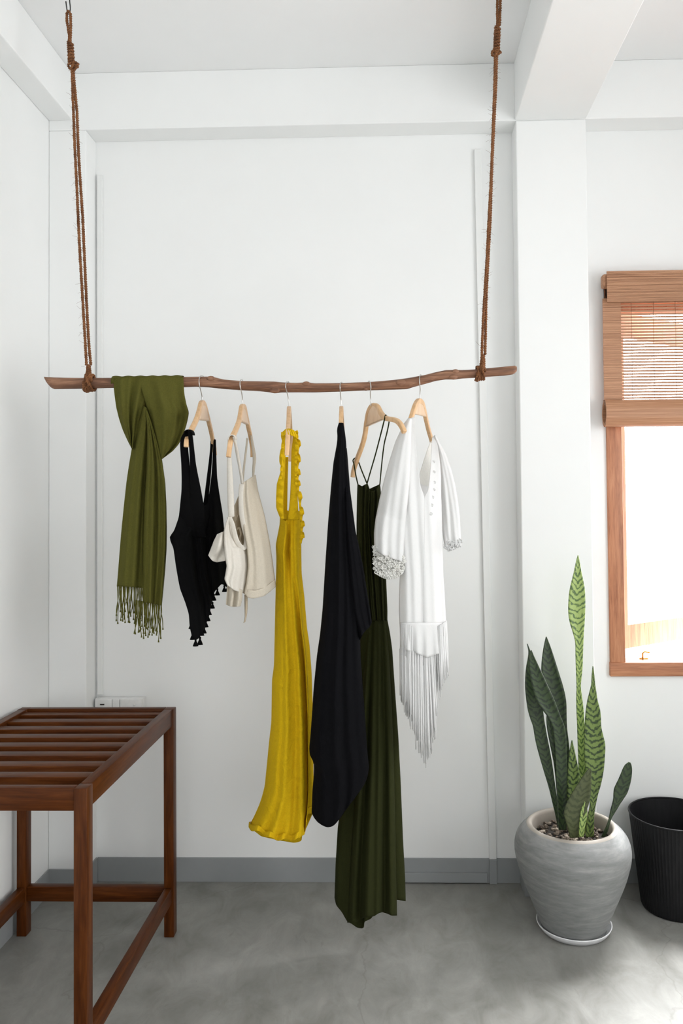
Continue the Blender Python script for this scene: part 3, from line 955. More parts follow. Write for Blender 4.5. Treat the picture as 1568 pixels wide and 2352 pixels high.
strip(b, [(491, 1008), (489.5, 1030), (488, 1060), (485.5, 1095), (481, 1130), (477.5, 1154), (470, 1190), (462, 1234)],
      [(495, 1010), (496, 1040), (498, 1096), (504, 1138), (511, 1181), (514, 1213), (515.5, 1234)], 2.575, 2.46, 46, 8)
b.build('shoulder_strap', M['black'], bt, solid=.0016)
b = MB()
strip(b, [(483.5, 1012), (483, 1030), (480, 1058), (476.5, 1085), (473, 1113), (470, 1138), (466, 1163), (460, 1234)],
      [(490, 1010), (488, 1030), (486, 1060), (483.5, 1095), (480, 1128), (477.7, 1153), (478, 1234)], 2.59, 2.48, 46, 8)
b.build('shoulder_strap', M['black'], bt, solid=.0016)
b = MB()
fb = folds((3.2, 6.1), (.6, .4), (0, 1), (.2, .3))
Lb = [(417.5, 1118), (416, 1140), (411, 1187), (400, 1219), (389.5, 1234), (393, 1246), (398.5, 1258), (404, 1298), (409, 1328), (414, 1353), (425.6, 1383), (434, 1410), (436, 1440), (441, 1462)]
Rb = [(501, 1118), (504, 1138), (511, 1181), (514, 1213), (515.5, 1234), (517, 1262), (519.5, 1298), (521.5, 1330), (525, 1352)]
Tb = [(417.5, 1118), (437, 1118), (459, 1118), (464, 1140), (468, 1163), (473, 1160), (478, 1154), (481, 1140), (486, 1118), (501, 1118)]
Bb = [(441, 1462), (452, 1470), (463, 1457), (471, 1437), (479, 1415), (486, 1385), (491.5, 1360), (509, 1340), (525, 1352)]


def bdep(u, v, s, t):
    q = (u - 395) / 125
    return 2.292 + .15 * q - .03 * arc(min(1, max(0, q))) + .009 * fb(s, t) * min(1, t * 3)


sheet(b, Lb, Rb, bdep, top=Tb, bottom=Bb, nu=60, nv=90, sm=1, uv=True)
sheet(b, Lb[3:], Rb[3:], lambda s, t: 2.32 + .16 * s + .05 * arc(s) + .006 * fb(s, t), top=[(400, 1219), (440, 1215), (473, 1213), (514, 1213)], bottom=Bb, nu=40, nv=50, sm=1)
b.build('body', M['black'], bt, solid=.0016)


def tassel(mb, u, v, y, s=1.0, lean=0):
    """v = where its cord leaves the hem"""
    p = PY(u, v, y); k = .0016 * s
    dn = Vector((lean * .004, 0, -1)).normalized()
    mb.tube([p, p + dn * .004 * s], .0009, 5)
    mb.tube([p + dn * q * s for q in (.003, .005, .008, .011, .018, .026)], [k, k * 2.3, k * 2.0, k * 1.7, k * 3.6, k * 5.4], 10)


for (u, v, y, s, le) in ((499, 1349, 2.45, .95, 0), (515, 1342, 2.46, .9, 0), (522, 1343, 2.465, .75, 1), (491, 1362, 2.44, .9, 0), (488, 1381, 2.435, .85, 0), (481, 1396, 2.43, .85, 0), (478, 1410, 2.425, .85, .5),
                          (473, 1423, 2.42, .9, 0), (469, 1438, 2.40, .85, 0), (455, 1436, 2.37, .9, .5), (438, 1428, 2.33, .8, -.5), (442, 1450, 2.34, .95, 0), (449, 1464, 2.35, 1.0, -.6), (459, 1460, 2.37, 1.05, .5), (464, 1444, 2.38, .8, 0)):
    b = MB(); tassel(b, u, v, y, s, le); b.build('tassel', M['black'], bt)

# ------------------------------------------------------------------ cream linen top
bg_ = thing('halter_top', 'cream linen halter top with tie ends, between the black and mustard garments', 'top', PY(570, 1240, 2.38))


def y_b(u):   # near on the left, far on the right
    return 2.25 + (u - 515) / 118 * .20


def dsh(fo=None, amp=0.0, bul=0.0, off=0.0, y0=2.26, y1=2.44):
    return lambda s, t: y0 + (y1 - y0) * s - bul * arc(s) + off + (amp * fo(s, t) if fo else 0)


b = MB()
strip(b, [(523, 1008), (521.5, 1046), (521.5, 1080), (522, 1120), (523, 1160), (525, 1192)], [(533, 1010), (531, 1046), (533, 1080), (535, 1115), (537, 1150), (538, 1186)], 2.212, 2.27, 36, 6)
b.build('strap', M['linenwhite'], bg_, solid=.0016)
b = MB()
strip(b, [(534, 1003), (538, 1020), (542, 1045), (547, 1070), (551, 1092), (554, 1116)], [(540, 1003), (544, 1020), (549, 1045), (553, 1070), (557, 1092), (559, 1114)], 2.19, 2.31, 36, 6)
b.build('strap', M['linenwhite'], bg_, solid=.0016)
b = MB()
strip(b, [(566, 1006), (563.5, 1030), (560, 1058), (557, 1085), (554, 1112)], [(569.5, 1008), (567, 1032), (563.5, 1060), (560.5, 1087), (558.5, 1112)], 2.55, 2.34, 30, 6)
b.build('strap', M['beige'], bg_, solid=.0016)
b = MB()
strip(b, [(575, 1000), (577, 1020), (580, 1042), (581, 1060), (579.5, 1075), (579.5, 1096)], [(578.5, 1000), (583, 1022), (587.5, 1046), (588, 1056), (585, 1075), (583.5, 1092)], 2.555, 2.42, 30, 6)
b.build('strap', M['beige'], bg_, solid=.0016)
b = MB(); g = []
for i in range(13):
    a = i / 12 * PI
    g.append([PY(532 - 8.5 * math.cos(a) + 1.2 * k, 1010 - 11 * math.sin(a), 2.203 + .012 * (k - 1.5)) for k in range(4)])
b.grid(g); b.build('strap', M['linenwhite'], bg_, solid=.002)
fg = folds((1.6, 3.5), (.7, .3), (.3, 2), (-.2, .2))
b = MB()     # outer side panel
sheet(b, [(555, 1110), (553, 1135), (553, 1165), (556, 1200), (562, 1232), (567, 1256), (570, 1300), (566, 1335), (560, 1363)],
      [(586.5, 1090.5), (591, 1123), (598, 1150), (607, 1184), (613, 1214), (619, 1246), (624, 1280), (629, 1318), (633, 1346)],
      dsh(fg, .006, .03, 0, 2.31, 2.385), top=[(555, 1110), (570, 1101), (586.5, 1090.5)], bottom=[(560, 1363), (570, 1372.5), (582, 1374), (595, 1372), (607, 1368), (621, 1358), (633, 1346)], nu=36, nv=60, sm=1)
spn = b.build('side_panel', M['beige'], bg_, solid=.0018)
b = MB()     # hem band stitched round the bottom
sheet(b, [(564, 1352), (562, 1364)], [(631, 1331), (633.5, 1347)], dsh(None, 0, .032, -.002, 2.31, 2.385), top=[(564, 1352), (583, 1357), (607, 1350), (631, 1331)], bottom=[(562, 1364), (570, 1373.5), (582, 1375), (607, 1369), (633.5, 1347)], nu=30, nv=6)
b.build('hem', M['beige'], spn, solid=.002)
b = MB()     # front lower panel below the armhole
fh = folds((1.4, 3.3), (.6, .4), (2.3, .8), (.9, .5))
sheet(b, [(524, 1188), (518, 1203), (514.5, 1218), (514, 1246), (517, 1278), (521, 1300), (518, 1318), (515.5, 1330), (522, 1344)],
      [(528, 1184), (533, 1205), (538, 1225), (544, 1243), (552, 1257), (562, 1258), (567, 1270), (570, 1300), (566, 1335), (560, 1363)],
      dsh(fh, .006, .03, 0, 2.25, 2.33), bottom=[(522, 1344), (538, 1356), (560, 1363)], nu=36, nv=60, sm=1)
b.build('front_panel', M['linenwhite'], bg_, solid=.0018)
b = MB()     # rolled binding round the armhole
arm = [(526, 1188), (533, 1204), (538, 1224), (544, 1243), (552, 1255), (560, 1258), (565, 1250), (566, 1235), (561, 1215), (556, 1190), (553.5, 1165), (553, 1135), (555, 1112)]
pp = bez(arm, 6)
b.tube([PY(p[0], p[1], y_b(p[0]) - .022) for p in pp], [(.002, .0075)] * len(pp), 10, up=(0, 1, 0))
b.build('armhole_binding', M['linenwhite'], bg_)
b = MB()     # the far inside of the top, seen through the armhole, shade painted into its colour
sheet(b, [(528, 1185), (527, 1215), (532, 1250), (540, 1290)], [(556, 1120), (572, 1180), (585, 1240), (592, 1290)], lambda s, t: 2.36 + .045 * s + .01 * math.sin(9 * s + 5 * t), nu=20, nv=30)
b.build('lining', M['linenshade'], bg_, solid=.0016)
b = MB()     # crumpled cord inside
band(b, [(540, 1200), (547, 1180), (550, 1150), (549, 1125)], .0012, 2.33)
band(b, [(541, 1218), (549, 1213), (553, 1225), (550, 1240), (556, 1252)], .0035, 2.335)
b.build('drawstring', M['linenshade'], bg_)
b = MB()     # bow loop sticking out on the left
sheet(b, [(499, 1227), (491, 1243), (486, 1256), (478.5, 1276)], [(515, 1220), (516.5, 1240), (518, 1262), (517, 1288)],
      lambda s, t: 2.262 - .022 * arc(s) * math.sin(PI * min(1, t + .15)) + .008 * math.sin(7 * s + 3 * t), bottom=[(478.5, 1276), (487, 1288), (497, 1291.5), (517, 1288)], nu=24, nv=30, sm=1)
sheet(b, [(499, 1227), (491, 1243), (486, 1256), (478.5, 1276)], [(515, 1220), (516.5, 1240), (518, 1262), (517, 1288)],
      lambda s, t: 2.272 + .018 * arc(s), bottom=[(478.5, 1276), (487, 1280), (497, 1283), (517, 1280)], nu=20, nv=24, sm=1)
b.build('bow_loop', M['linenwhite'], bg_, solid=.0016)
b = MB()
sheet(b, [(522, 1340), (521, 1365), (519, 1388)], [(556, 1355), (556, 1375), (552, 1392.5)], lambda s, t: 2.29 + .008 * math.sin(14 * s), bottom=[(519, 1388), (527, 1392.5), (538, 1394), (552, 1392.5)], nu=20, nv=20)
b.build('tie_end', M['beige'], bg_, solid=.0016)
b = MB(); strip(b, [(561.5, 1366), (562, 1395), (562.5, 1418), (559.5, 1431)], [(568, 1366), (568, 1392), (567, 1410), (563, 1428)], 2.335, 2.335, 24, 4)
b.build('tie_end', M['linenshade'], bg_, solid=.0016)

# ------------------------------------------------------------------ mustard dress
yd = thing('ruffled_dress', 'long mustard yellow linen dress with a ruffled strap', 'dress', PY(662, 1500, 2.43))
fy = folds((2.1, 4.3, 7.7), (.55, .35, .12), (.2, 1.9, .5), (.25, -.15, .3))
Ly = [(643.5, 1180), (642.6, 1205), (638, 1228), (633.5, 1252), (635, 1280), (634.5, 1310), (633.5, 1348), (631.5, 1440), (629.5, 1529), (625, 1561), (623.5, 1658), (618, 1707), (608.5, 1804), (602, 1830), (595.5, 1849), (584, 1875), (571, 1899)]
Ry = [(690, 1172), (691, 1220), (691, 1256), (692, 1317), (698, 1368), (704, 1440), (710, 1481), (715, 1545), (717.5, 1623), (719, 1740), (719.5, 1800), (718, 1867)]
By = [(571, 1899), (578, 1907), (590, 1911), (605, 1914.5), (612, 1924), (641, 1929), (665, 1930), (686, 1926), (698, 1916), (702, 1903), (704, 1886), (704, 1871), (718, 1867)]
YD0 = 2.465


def yprof(s, t):
    T = .045 + .075 * t
    keyhole = .03 * math.exp(-((s - .50) / .09) ** 2) * math.exp(-((t - .10) / .07) ** 2)
    keyhole += .045 * math.exp(-((s - .72) / .07) ** 2) * min(1, max(0, (t - .2) * 4))
    hem = max(0, (t - .86) / .14)
    return YD0 - T * arc(s) + (.007 + .014 * t) * fy(s, t) + keyhole + .012 * hem * math.sin(2 * PI * 5.5 * s + 1)



b = MB()
sheet(b, Ly, Ry, yprof, top=[(643.5, 1180), (649, 1192), (655, 1197), (660, 1193), (666, 1186), (676, 1178), (690, 1172)], bottom=By, nu=90, nv=150, sm=1)
sheet(b, Ly, Ry, lambda s, t: YD0 + (.045 + .055 * t) * arc(s) + .006 * fy(s, t), top=[(643.5, 1185), (655, 1170), (690, 1185)],
      bottom=[(571, 1899), (600, 1921), (640, 1930), (676, 1936), (692.5, 1932), (692.5, 1918), (704, 1900), (718, 1867)], nu=50, nv=110, sm=1)
yskirt = b.build('skirt', M['yellow'], yd, solid=.0016)
b = MB()
By2 = poly(By, 60, 1)
By2 = [(u, v + 3.0 * math.sin(i * .62)) for i, (u, v) in enumerate(By2)]
sheet(b, [(576, 1887), (572, 1894), By2[0]], [(718.5, 1852), (718.5, 1860), By2[-1]], lambda s, t: yprof(s, .985) - .004 - .010 * t + .010 * t * math.sin(2 * PI * 6.3 * s + .6),
      top=[(u, v - 13) for u, v in By2], bottom=By2, nu=90, nv=8, sm=0)
b.build('hem', M['yellow'], yskirt, solid=.0016)
b = MB()
sheet(b, [(650, 991), (645, 1000), (648, 1012), (650.5, 1022), (645, 1032), (642, 1048), (642, 1062), (647, 1074), (642, 1093), (636, 1112), (634.5, 1140), (634.5, 1166), (639, 1178), (644, 1190)],
      [(655, 1000), (653.5, 1015), (655, 1040), (654, 1070), (653, 1095), (651, 1120), (650, 1150), (650.5, 1175), (653, 1193)],
      lambda s, t: 2.235 + .15 * t - .008 * arc(s) + .003 * math.sin(60 * t), nu=12, nv=70, sm=1)
b.build('shoulder_strap', M['yellow'], yd, solid=.0022)
b = MB()
strip(b, [(655, 1050), (652, 1090), (650, 1130), (650, 1165), (652, 1192)], [(661.5, 1050), (660.5, 1090), (659.5, 1130), (659, 1165), (658, 1194)], 2.30, 2.42, 40, 6, -.004)
b.build('shoulder_strap', M['yellow'], yd, solid=.0018)
b = MB()
strip(b, [(673, 995), (673, 1010), (669.5, 1035), (669, 1060), (668.5, 1100), (667, 1135), (664.5, 1165), (660, 1194)],
      [(680, 1000), (683, 1020), (684, 1050), (683.5, 1085), (683, 1120), (683, 1150), (684, 1170), (686, 1194)], 2.24, 2.39, 60, 10, .008)
b.build('shoulder_strap', M['yellow'], yd, solid=.0022)
b = MB()     # gathered cap over the hanger arm
sheet(b, [(649.5, 992), (645, 999), (646, 1004)], [(675, 989), (682, 1000), (684, 1009)], lambda s, t: 2.225 - .03 * math.sin(PI * s) * (.4 + t * .6) + .003 * math.sin(40 * s), top=[(649.5, 992), (655, 986), (663, 984.5), (670, 986), (675, 989)],
      bottom=[(646, 1004), (655, 999), (664, 998), (674, 1002), (684, 1009)], nu=36, nv=14)
b.build('shoulder_strap', M['yellow'], yd, solid=.0022)


def ruffle(mb, path, w, y0, y1, waves, amp=.008, inner=0.0):
    pp = poly(path, 200, 3); g = []
    for i, (u, v) in enumerate(pp):
        t = i / 200; a, c = pp[max(0, i - 2)], pp[min(200, i + 2)]
        dx, dy = c[0] - a[0], c[1] - a[1]; l = math.hypot(dx, dy) or 1
        nx, ny = -dy / l, dx / l
        if nx < 0 and w > 0 or nx > 0 and w < 0: nx, ny = -nx, -ny
        ph = 2 * PI * waves * t + 1.5 * math.sin(2 * PI * t * 2.3)
        row = []
        for k in range(6):
            q = k / 5; ww = abs(w) * (.85 + .3 * math.sin(ph * .5 + 1))
            row.append(PY(u + nx * ww * q, v + ny * ww * q + 2.2 * q * math.sin(ph), y0 + (y1 - y0) * t - .006 * q + amp * q * math.cos(ph)))
        g.append(row)
    mb.grid(g)


b = MB()
ruffle(b, [(674, 992), (680, 1005), (681, 1030), (680, 1060), (680, 1090), (680, 1115), (684, 1140), (687, 1165), (689, 1190), (690, 1215), (688, 1246)], 9, 2.236, 2.40, 17)
ruffle(b, [(676, 1000), (677, 1030), (676, 1060), (676, 1090), (677, 1112)], 8, 2.224, 2.30, 9, .006)
b.build('ruffle', M['yellow'], yd, solid=.0012)
b = MB()
ruffle(b, [(652, 992), (653, 1010), (652, 1030), (650, 1060), (650, 1085), (647, 1100)], -6, 2.232, 2.28, 8, .006)
b.build('ruffle', M['yellow'], yd, solid=.0012)

# ------------------------------------------------------------------ black wrap
bw = thing('wrap_garment', 'long black draped wrap between the mustard and dark green dresses', 'wrap', PY(780, 1500, 2.33))
YK = 2.335
Lk = [(778.5, 971), (776, 978), (773.5, 988), (775.5, 1000), (774.5, 1015), (772, 1030), (766, 1062), (760, 1123), (753.5, 1203), (747, 1300), (741, 1400), (735.5, 1455), (728, 1507), (720.5, 1581), (718, 1623), (714, 1680), (710.5, 1720), (712, 1738), (719, 1744), (721.5, 1752), (721, 1780), (717.5, 1820), (716, 1866)]
Rk = [(788, 971.5), (791, 990), (794, 1014), (796.5, 1059), (803, 1123), (812, 1200), (820, 1290), (825, 1400), (827.5, 1507), (832, 1575), (835, 1610), (838, 1652), (841, 1700), (844, 1736), (847, 1762), (843, 1785), (835, 1804)]
Bk = [(716, 1866), (720, 1876), (728, 1887), (740, 1896), (752, 1900.5), (764, 1898), (770, 1893), (776, 1885), (794, 1860), (812, 1836), (835, 1804)]
fk = folds((1.7, 3.9), (.6, .35), (.5, 1.4), (.15, -.2))
b = MB()
sheet(b, Lk, Rk, lambda s, t: YK - .15 * max(0, 1 - t * 5) ** 1.5 - (.012 + .055 * min(1, t * 1.6)) * arc(s) + .011 * min(1, t * 3) * fk(s, t), bottom=Bk, nu=50, nv=140, sm=1)
sheet(b, Lk, Rk, lambda s, t: YK + .25 * max(0, 1 - t * 5) ** 1.5 + (.010 + .030 * min(1, t * 1.6)) * arc(s), bottom=Bk, nu=30, nv=90, sm=1)
drp = b.build('drape', M['navyblack'], bw, solid=.0016)
b = MB()
fs2 = folds((1.3, 2.7), (.6, .4), (.9, 0), (.2, .1))
sheet(b, [(790, 1020), (791, 1100), (793, 1200), (800, 1320), (810, 1420), (826, 1470)], [(796, 1030), (803, 1123), (815.7, 1220), (824, 1256), (833, 1300), (840, 1345), (846, 1380), (853, 1430)],
      lambda s, t: 2.318 - .022 * arc(s) * min(1, t * 2) - .01 * t + .008 * t * fs2(s, t), bottom=[(826, 1470), (833, 1456), (842, 1446), (848, 1441), (853, 1430)], nu=30, nv=70, sm=1)
b.build('sleeve', M['navyblack'], bw, solid=.0016)
b = MB(); p = PY(739.5, 1849, YK - .052)
b.lathe([(.0001, p.z - .0035), (.003, p.z - .002), (.0035, p.z), (.003, p.z + .002), (.0001, p.z + .0035)], p.x, p.y, 14)
b.build('button', M['iron'], drp)

# ------------------------------------------------------------------ dark green maxi dress
gd = thing('maxi_dress', 'long dark green strappy dress hanging lowest on the branch', 'dress', PY(850, 1600, 2.46))
YG = 2.465
fgr = folds((5.5, 9.3), (.6, .4), (.3, 1.1), (.15, -.2))
fsk = folds((2.6, 4.9), (.6, .4), (1.0, 2.4), (.08, -.1))
b = MB()
Lg = [(821, 1112), (820, 1140), (819, 1200), (819, 1260), (821, 1330), (826, 1390), (832, 1426)]
Rg = [(872, 1112), (874, 1130), (872, 1165), (874, 1215), (880, 1280), (886, 1330), (889, 1400), (889, 1426)]
Tg = [(821, 1112), (826, 1114), (831, 1117), (836, 1114), (842, 1111), (846, 1120), (849, 1128), (857, 1128), (864, 1124.5), (872, 1112)]
sheet(b, Lg, Rg, lambda s, t: YG - .024 * arc(s) + .010 * fgr(s, t), top=Tg, nu=70, nv=70, sm=1)
sheet(b, Lg, Rg, lambda s, t: YG + .028 * arc(s) + .004 * fgr(s, t), top=[(821, 1112), (846, 1124), (872, 1112)], nu=40, nv=50, sm=1)
b.build('bodice', M['dkgreen'], gd, solid=.0016)
b = MB()
Lh = [(832, 1424), (823, 1520), (812, 1620), (800, 1730), (786, 1830), (776, 1900), (771, 1982), (768.5, 2062)]
Rh = [(889, 1424), (895, 1455), (900, 1491), (907, 1594), (914, 1691), (919, 1788), (925, 1933), (929.5, 2014), (931, 2070)]
sheet(b, Lh, Rh, lambda s, t: YG - (.02 + .015 * t) * arc(s) + .008 * fsk(s, t) * (.3 + t), bottom=[(768.5, 2062), (772, 2079), (785, 2095), (797.5, 2117), (806, 2121), (820, 2131), (835, 2132.5), (836, 2117), (852, 2110), (862, 2094), (890, 2080), (910, 2066), (922, 2067), (931, 2070)], nu=60, nv=120, sm=1)
sheet(b, Lh, Rh, lambda s, t: YG + (.02 + .04 * t) * arc(s), bottom=[(768.5, 2062), (800, 2085), (850, 2095), (910, 2066), (931, 2070)], nu=40, nv=80, sm=1)
b.build('skirt', M['dkgreen'], gd, solid=.0016)
b = MB()
sheet(b, [(846, 1424), (838, 1520), (830, 1620), (823, 1730), (815, 1830), (808, 1930), (803, 2010), (800, 2070), (797.5, 2119)],
      [(886, 1424), (892, 1500), (898, 1600), (903, 1720), (906, 1830), (908, 1940), (910, 2030), (911, 2103)],
      lambda s, t: YG - .024 * arc(s) - (.025 + .038 * t * arc(s)) * min(1, t * 4) + .020 * (.25 + t) * fsk(s * .8 + .2, t), bottom=[(797.5, 2119), (806, 2119.5), (818, 2118), (835, 2108), (860, 2104), (868, 2098), (877, 2095), (888, 2098), (899, 2103), (911, 2103)], nu=60, nv=120, sm=1)
b.build('overskirt', M['dkgreen'], gd, solid=.0016)
for pth in ([(822, 1114, 2.450), (817, 1092, 2.480), (813, 1068, 2.499), (810.5, 1057, 2.512), (817, 1052, 2.527), (823, 1061, 2.524), (830, 1080, 2.49), (843, 1112, 2.45), (849, 1129, 2.443)],
            [(842, 1113, 2.44), (850, 1085, 2.42), (863, 1040, 2.38), (876, 990, 2.325), (882.5, 964, 2.296), (885.5, 953.5, 2.305), (891, 962, 2.316), (893, 970, 2.318), (888, 995, 2.33), (882, 1020, 2.36), (877, 1060, 2.41), (872, 1113, 2.445)]):
    b = MB(); pp = bez(pth, 6); b.tube([PY(*p) for p in pp], .0020, 8); b.build('strap', M['dkgreen'], gd)

# ------------------------------------------------------------------ white fringed blouse
wb = thing('fringed_blouse', 'white lace blouse with long fringe, rightmost garment on the branch', 'blouse', PY(970, 1250, 2.40))
fw = folds((2.3, 4.7), (.6, .4), (.4, 1.2), (.1, -.15))
b = MB()
Lw = [(905, 1125), (908, 1180), (914, 1250), (919, 1310), (917, 1360), (916.5, 1400), (918, 1434)]
Rw = [(1012, 1125), (1014, 1180), (1016, 1262), (1017, 1317), (1020, 1360), (1022, 1400), (1024, 1434)]


def wdep(u, v, s, t):
    ul = 905 + 12 * min(1, max(0, (v - 1125) / 200)); ur = 1012 + 12 * min(1, max(0, (v - 1125) / 300))
    q = min(1, max(0, (u - ul) / (ur - ul)))
    low = 2.37 + .06 * q - .045 * arc(q) + .007 * fw(q, (v - 1000) / 450)
    k = min(1, max(0, (1150 - v) / 175)) ** 1.3
    sh = 2.262 if u < 972 else 2.555
    return low + (sh - low) * k


CW = [(974.5, 1141), (974, 1200), (972, 1300), (971, 1434)]
sheet(b, [(938, 962), (930, 985), (922, 1010), (912, 1060), (906, 1100)] + Lw, [(953, 957), (953, 985), (954, 1011), (957.5, 1050), (961.5, 1085), (966, 1120)] + CW, wdep, nu=40, nv=110, sm=1, uv=True)
sheet(b, [(992, 1005), (990.5, 1030), (989, 1062), (986, 1100), (982, 1128)] + CW, [(999, 1000), (1005, 1025), (1010, 1065), (1012, 1095)] + Rw, wdep, nu=36, nv=110, sm=1, uv=True)
sheet(b, Lw, Rw, lambda s, t: 2.40 + .07 * s + .035 * arc(s), top=[(905, 1125), (960, 1110), (1012, 1125)], nu=40, nv=50, sm=1)
b.build('body', M['white'], wb, solid=.0018)
b = MB()     # lace back seen through the neck
sheet(b, [(990, 1012), (982, 1030), (972, 1060), (963, 1090), (967, 1135)], [(994, 1008), (992, 1040), (989, 1075), (987, 1110), (984, 1135)], lambda s, t: 2.58 - .07 * t + .02 * s, nu=16, nv=40, sm=1)
b.build('back_panel', M['lace'], wb, solid=.0016)
b = MB()     # left sleeve
Ls = [(938, 960), (926, 975), (916, 998), (908, 1015), (897, 1050), (882, 1103), (871, 1150), (862, 1195), (859, 1225), (859.5, 1262)]
Rs = [(945, 962), (944, 990), (943, 1040), (940, 1100), (935, 1160), (931, 1210), (928, 1250), (926, 1290)]
sheet(b, Ls, Rs, lambda s, t: 2.262 + .09 * min(1, t * 1.4) - .030 * arc(s) + .007 * folds((1.5, 3.3), (.6, .4))(s, t) * t, bottom=[(859.5, 1262), (880, 1275), (905, 1285), (926, 1290)], nu=30, nv=70, sm=1)
slv = b.build('sleeve', M['white'], wb, solid=.0018)
b = MB()     # right sleeve
Ls2 = [(997, 1000), (1006, 1040), (1010, 1100), (1013, 1170), (1017, 1230), (1022, 1258)]
Rs2 = [(999, 999), (1012, 1022), (1024, 1045), (1036, 1080), (1044.5, 1113), (1051, 1150), (1055, 1185), (1057, 1220), (1058, 1245)]
sheet(b, Ls2, Rs2, lambda s, t: 2.54 - .10 * t - .024 * arc(s) + .007 * folds((1.5, 3.3), (.6, .4), (1.2, .4))(s, t) * t, bottom=[(1022, 1258), (1040, 1256), (1058, 1245)], nu=26, nv=60, sm=1)
slv2 = b.build('sleeve', M['white'], wb, solid=.0018)


def ring(mb, c, r, w):
    mb.tube([c + Vector((r * math.cos(a), .002 * math.sin(3 * a), r * math.sin(a))) for a in [i / 12 * 2 * PI for i in range(13)]], w, 6, cap=False)


def lace(mb, top, bot, y, rows=3, n=9):
    tp, bp = poly(top, n, 0), poly(bot, n, 0)
    for j in range(rows):
        for i in range(n + 1):
            t = (j + .5 + random.uniform(-.3, .3)) / rows; u = tp[i][0] * (1 - t) + bp[i][0] * t; v = tp[i][1] * (1 - t) + bp[i][1] * t
            c = PY(u + random.uniform(-2.2, 2.2), v + random.uniform(-2, 2), y - .008 * math.sin(i / n * PI) + random.uniform(-.004, .004))
            r_ = random.uniform(.0028, .0058)
            ring(mb, c, r_, .0016)
            for q in range(5):
                a = random.uniform(0, 2 * PI); e = c + Vector((1.6 * r_ * math.cos(a), random.uniform(-.003, .003), 1.6 * r_ * math.sin(a)))
                mb.tube([c, (c + e) / 2 + Vector((0, -.002, 0)), e], .0014, 5)
    for i in range(n):          # scalloped picot edge
        u = (bp[i][0] + bp[i + 1][0]) / 2; v = (bp[i][1] + bp[i + 1][1]) / 2
        ring(mb, PY(u, v, y - .004), .0042, .0019)


b = MB(); lace(b, [(860, 1250), (880, 1262), (905, 1272), (926, 1280)], [(861, 1313), (875, 1321), (888, 1327), (905, 1325), (915, 1320), (924, 1311)], 2.338, 6, 13)
b.build('lace_trim', M['lace'], slv)
b = MB(); sheet(b, [(862, 1252), (866, 1300)], [(926, 1276), (924, 1312)], lambda s, t: 2.356 + .012 * math.sin(9 * s), bottom=[(866, 1300), (895, 1314), (924, 1312)], nu=16, nv=12)
b.build('cuff_lining', M['lace'], slv, solid=.0016)
b = MB(); lace(b, [(1022, 1246), (1040, 1244), (1057, 1236)], [(1028, 1264), (1036, 1261), (1046, 1257), (1058, 1252)], 2.425, 3, 6)
b.build('lace_trim', M['white'], slv2)
for (u, v) in ((996, 1060), (997, 1084), (998, 1108), (997, 1125), (994, 1142), (992, 1160), (990, 1180)):
    b = MB(); ring(b, PY(u, v, wdep(u, v, 0, 0) - .004), .0036, .0013); b.build('eyelet', M['white'], wb)
# tiered fringe
b = MB()     # upper band
sheet(b, [(918, 1430), (919, 1458), (919, 1490)], [(1024, 1430), (1025, 1458), (1026, 1490)], lambda s, t: 2.365 + .06 * s - .045 * arc(s) + .006 * math.sin(30 * s) * t - .004, bottom=[(919, 1490), (950, 1498), (980, 1510), (1010, 1500), (1026, 1490)], nu=60, nv=14)
b.build('hem_band', M['white'], wb, solid=.002)


def fringe_row(mb, tops, bots, n, y0, y1, r=.0016, jit=16):
    for i in range(n):
        t = (i + random.random()) / n
        a = lerp_tab([(0, *tops[0])] + [((k + 1) / (len(tops) - 1), *tops[k + 1]) for k in range(len(tops) - 1)], min(t, .999))
        c = lerp_tab([(0, *bots[0])] + [((k + 1) / (len(bots) - 1), *bots[k + 1]) for k in range(len(bots) - 1)], min(t, .999))
        y = y0 + (y1 - y0) * t - .04 * arc(t) + random.uniform(-.006, .006)
        ev = c[2] + random.uniform(-jit, 4)
        mid = (a[1] * .4 + c[1] * .6 + random.uniform(-1.5, 1.5), a[2] * .4 + ev * .6)
        mb.tube(smooth_path([PY(a[1], a[2], y), PY(a[1] * .8 + c[1] * .2, a[2] * .8 + ev * .2, y - .004), PY(*mid, y), PY(c[1] + random.uniform(-2, 2), ev, y)], 1), [r, r, r, r * .75], 5)


b = MB(); fringe_row(b, [(919, 1434), (950, 1436), (985, 1436), (1024, 1432)], [(920, 1500), (950, 1520), (985, 1560), (1026, 1520)], 60, 2.362, 2.425, .0021)
b.build('fringe', M['white'], wb)
b = MB(); fringe_row(b, [(919, 1485), (940, 1490), (965, 1505), (985, 1510), (1004, 1500)], [(919, 1612), (938, 1655), (957, 1720), (978, 1766), (998, 1712), (1005, 1640)], 100, 2.365, 2.41, .0023, 40)
b.build('fringe', M['white'], wb)
b = MB(); fringe_row(b, [(918, 1490), (945, 1492), (975, 1500), (1006, 1490)], [(920, 1600), (945, 1650), (972, 1725), (1000, 1690)], 80, 2.40, 2.44, .0024, 30)
b.build('fringe', M['white'], wb)
b = MB(); fringe_row(b, [(1000, 1440), (1012, 1435), (1025, 1425)], [(1008, 1605), (1016, 1585), (1032, 1545)], 40, 2.40, 2.44, .0021, 24)
b.build('fringe', M['white'], wb)
b = MB()
sheet(b, [(922, 1480), (928, 1560), (950, 1660), (968, 1720)], [(1004, 1480), (1003, 1570), (999, 1660), (985, 1725)], lambda s, t: 2.425 + .02 * s + .004 * math.sin(40 * s), nu=30, nv=30)
b.build('hem_panel', M['white'], wb, solid=.0016)

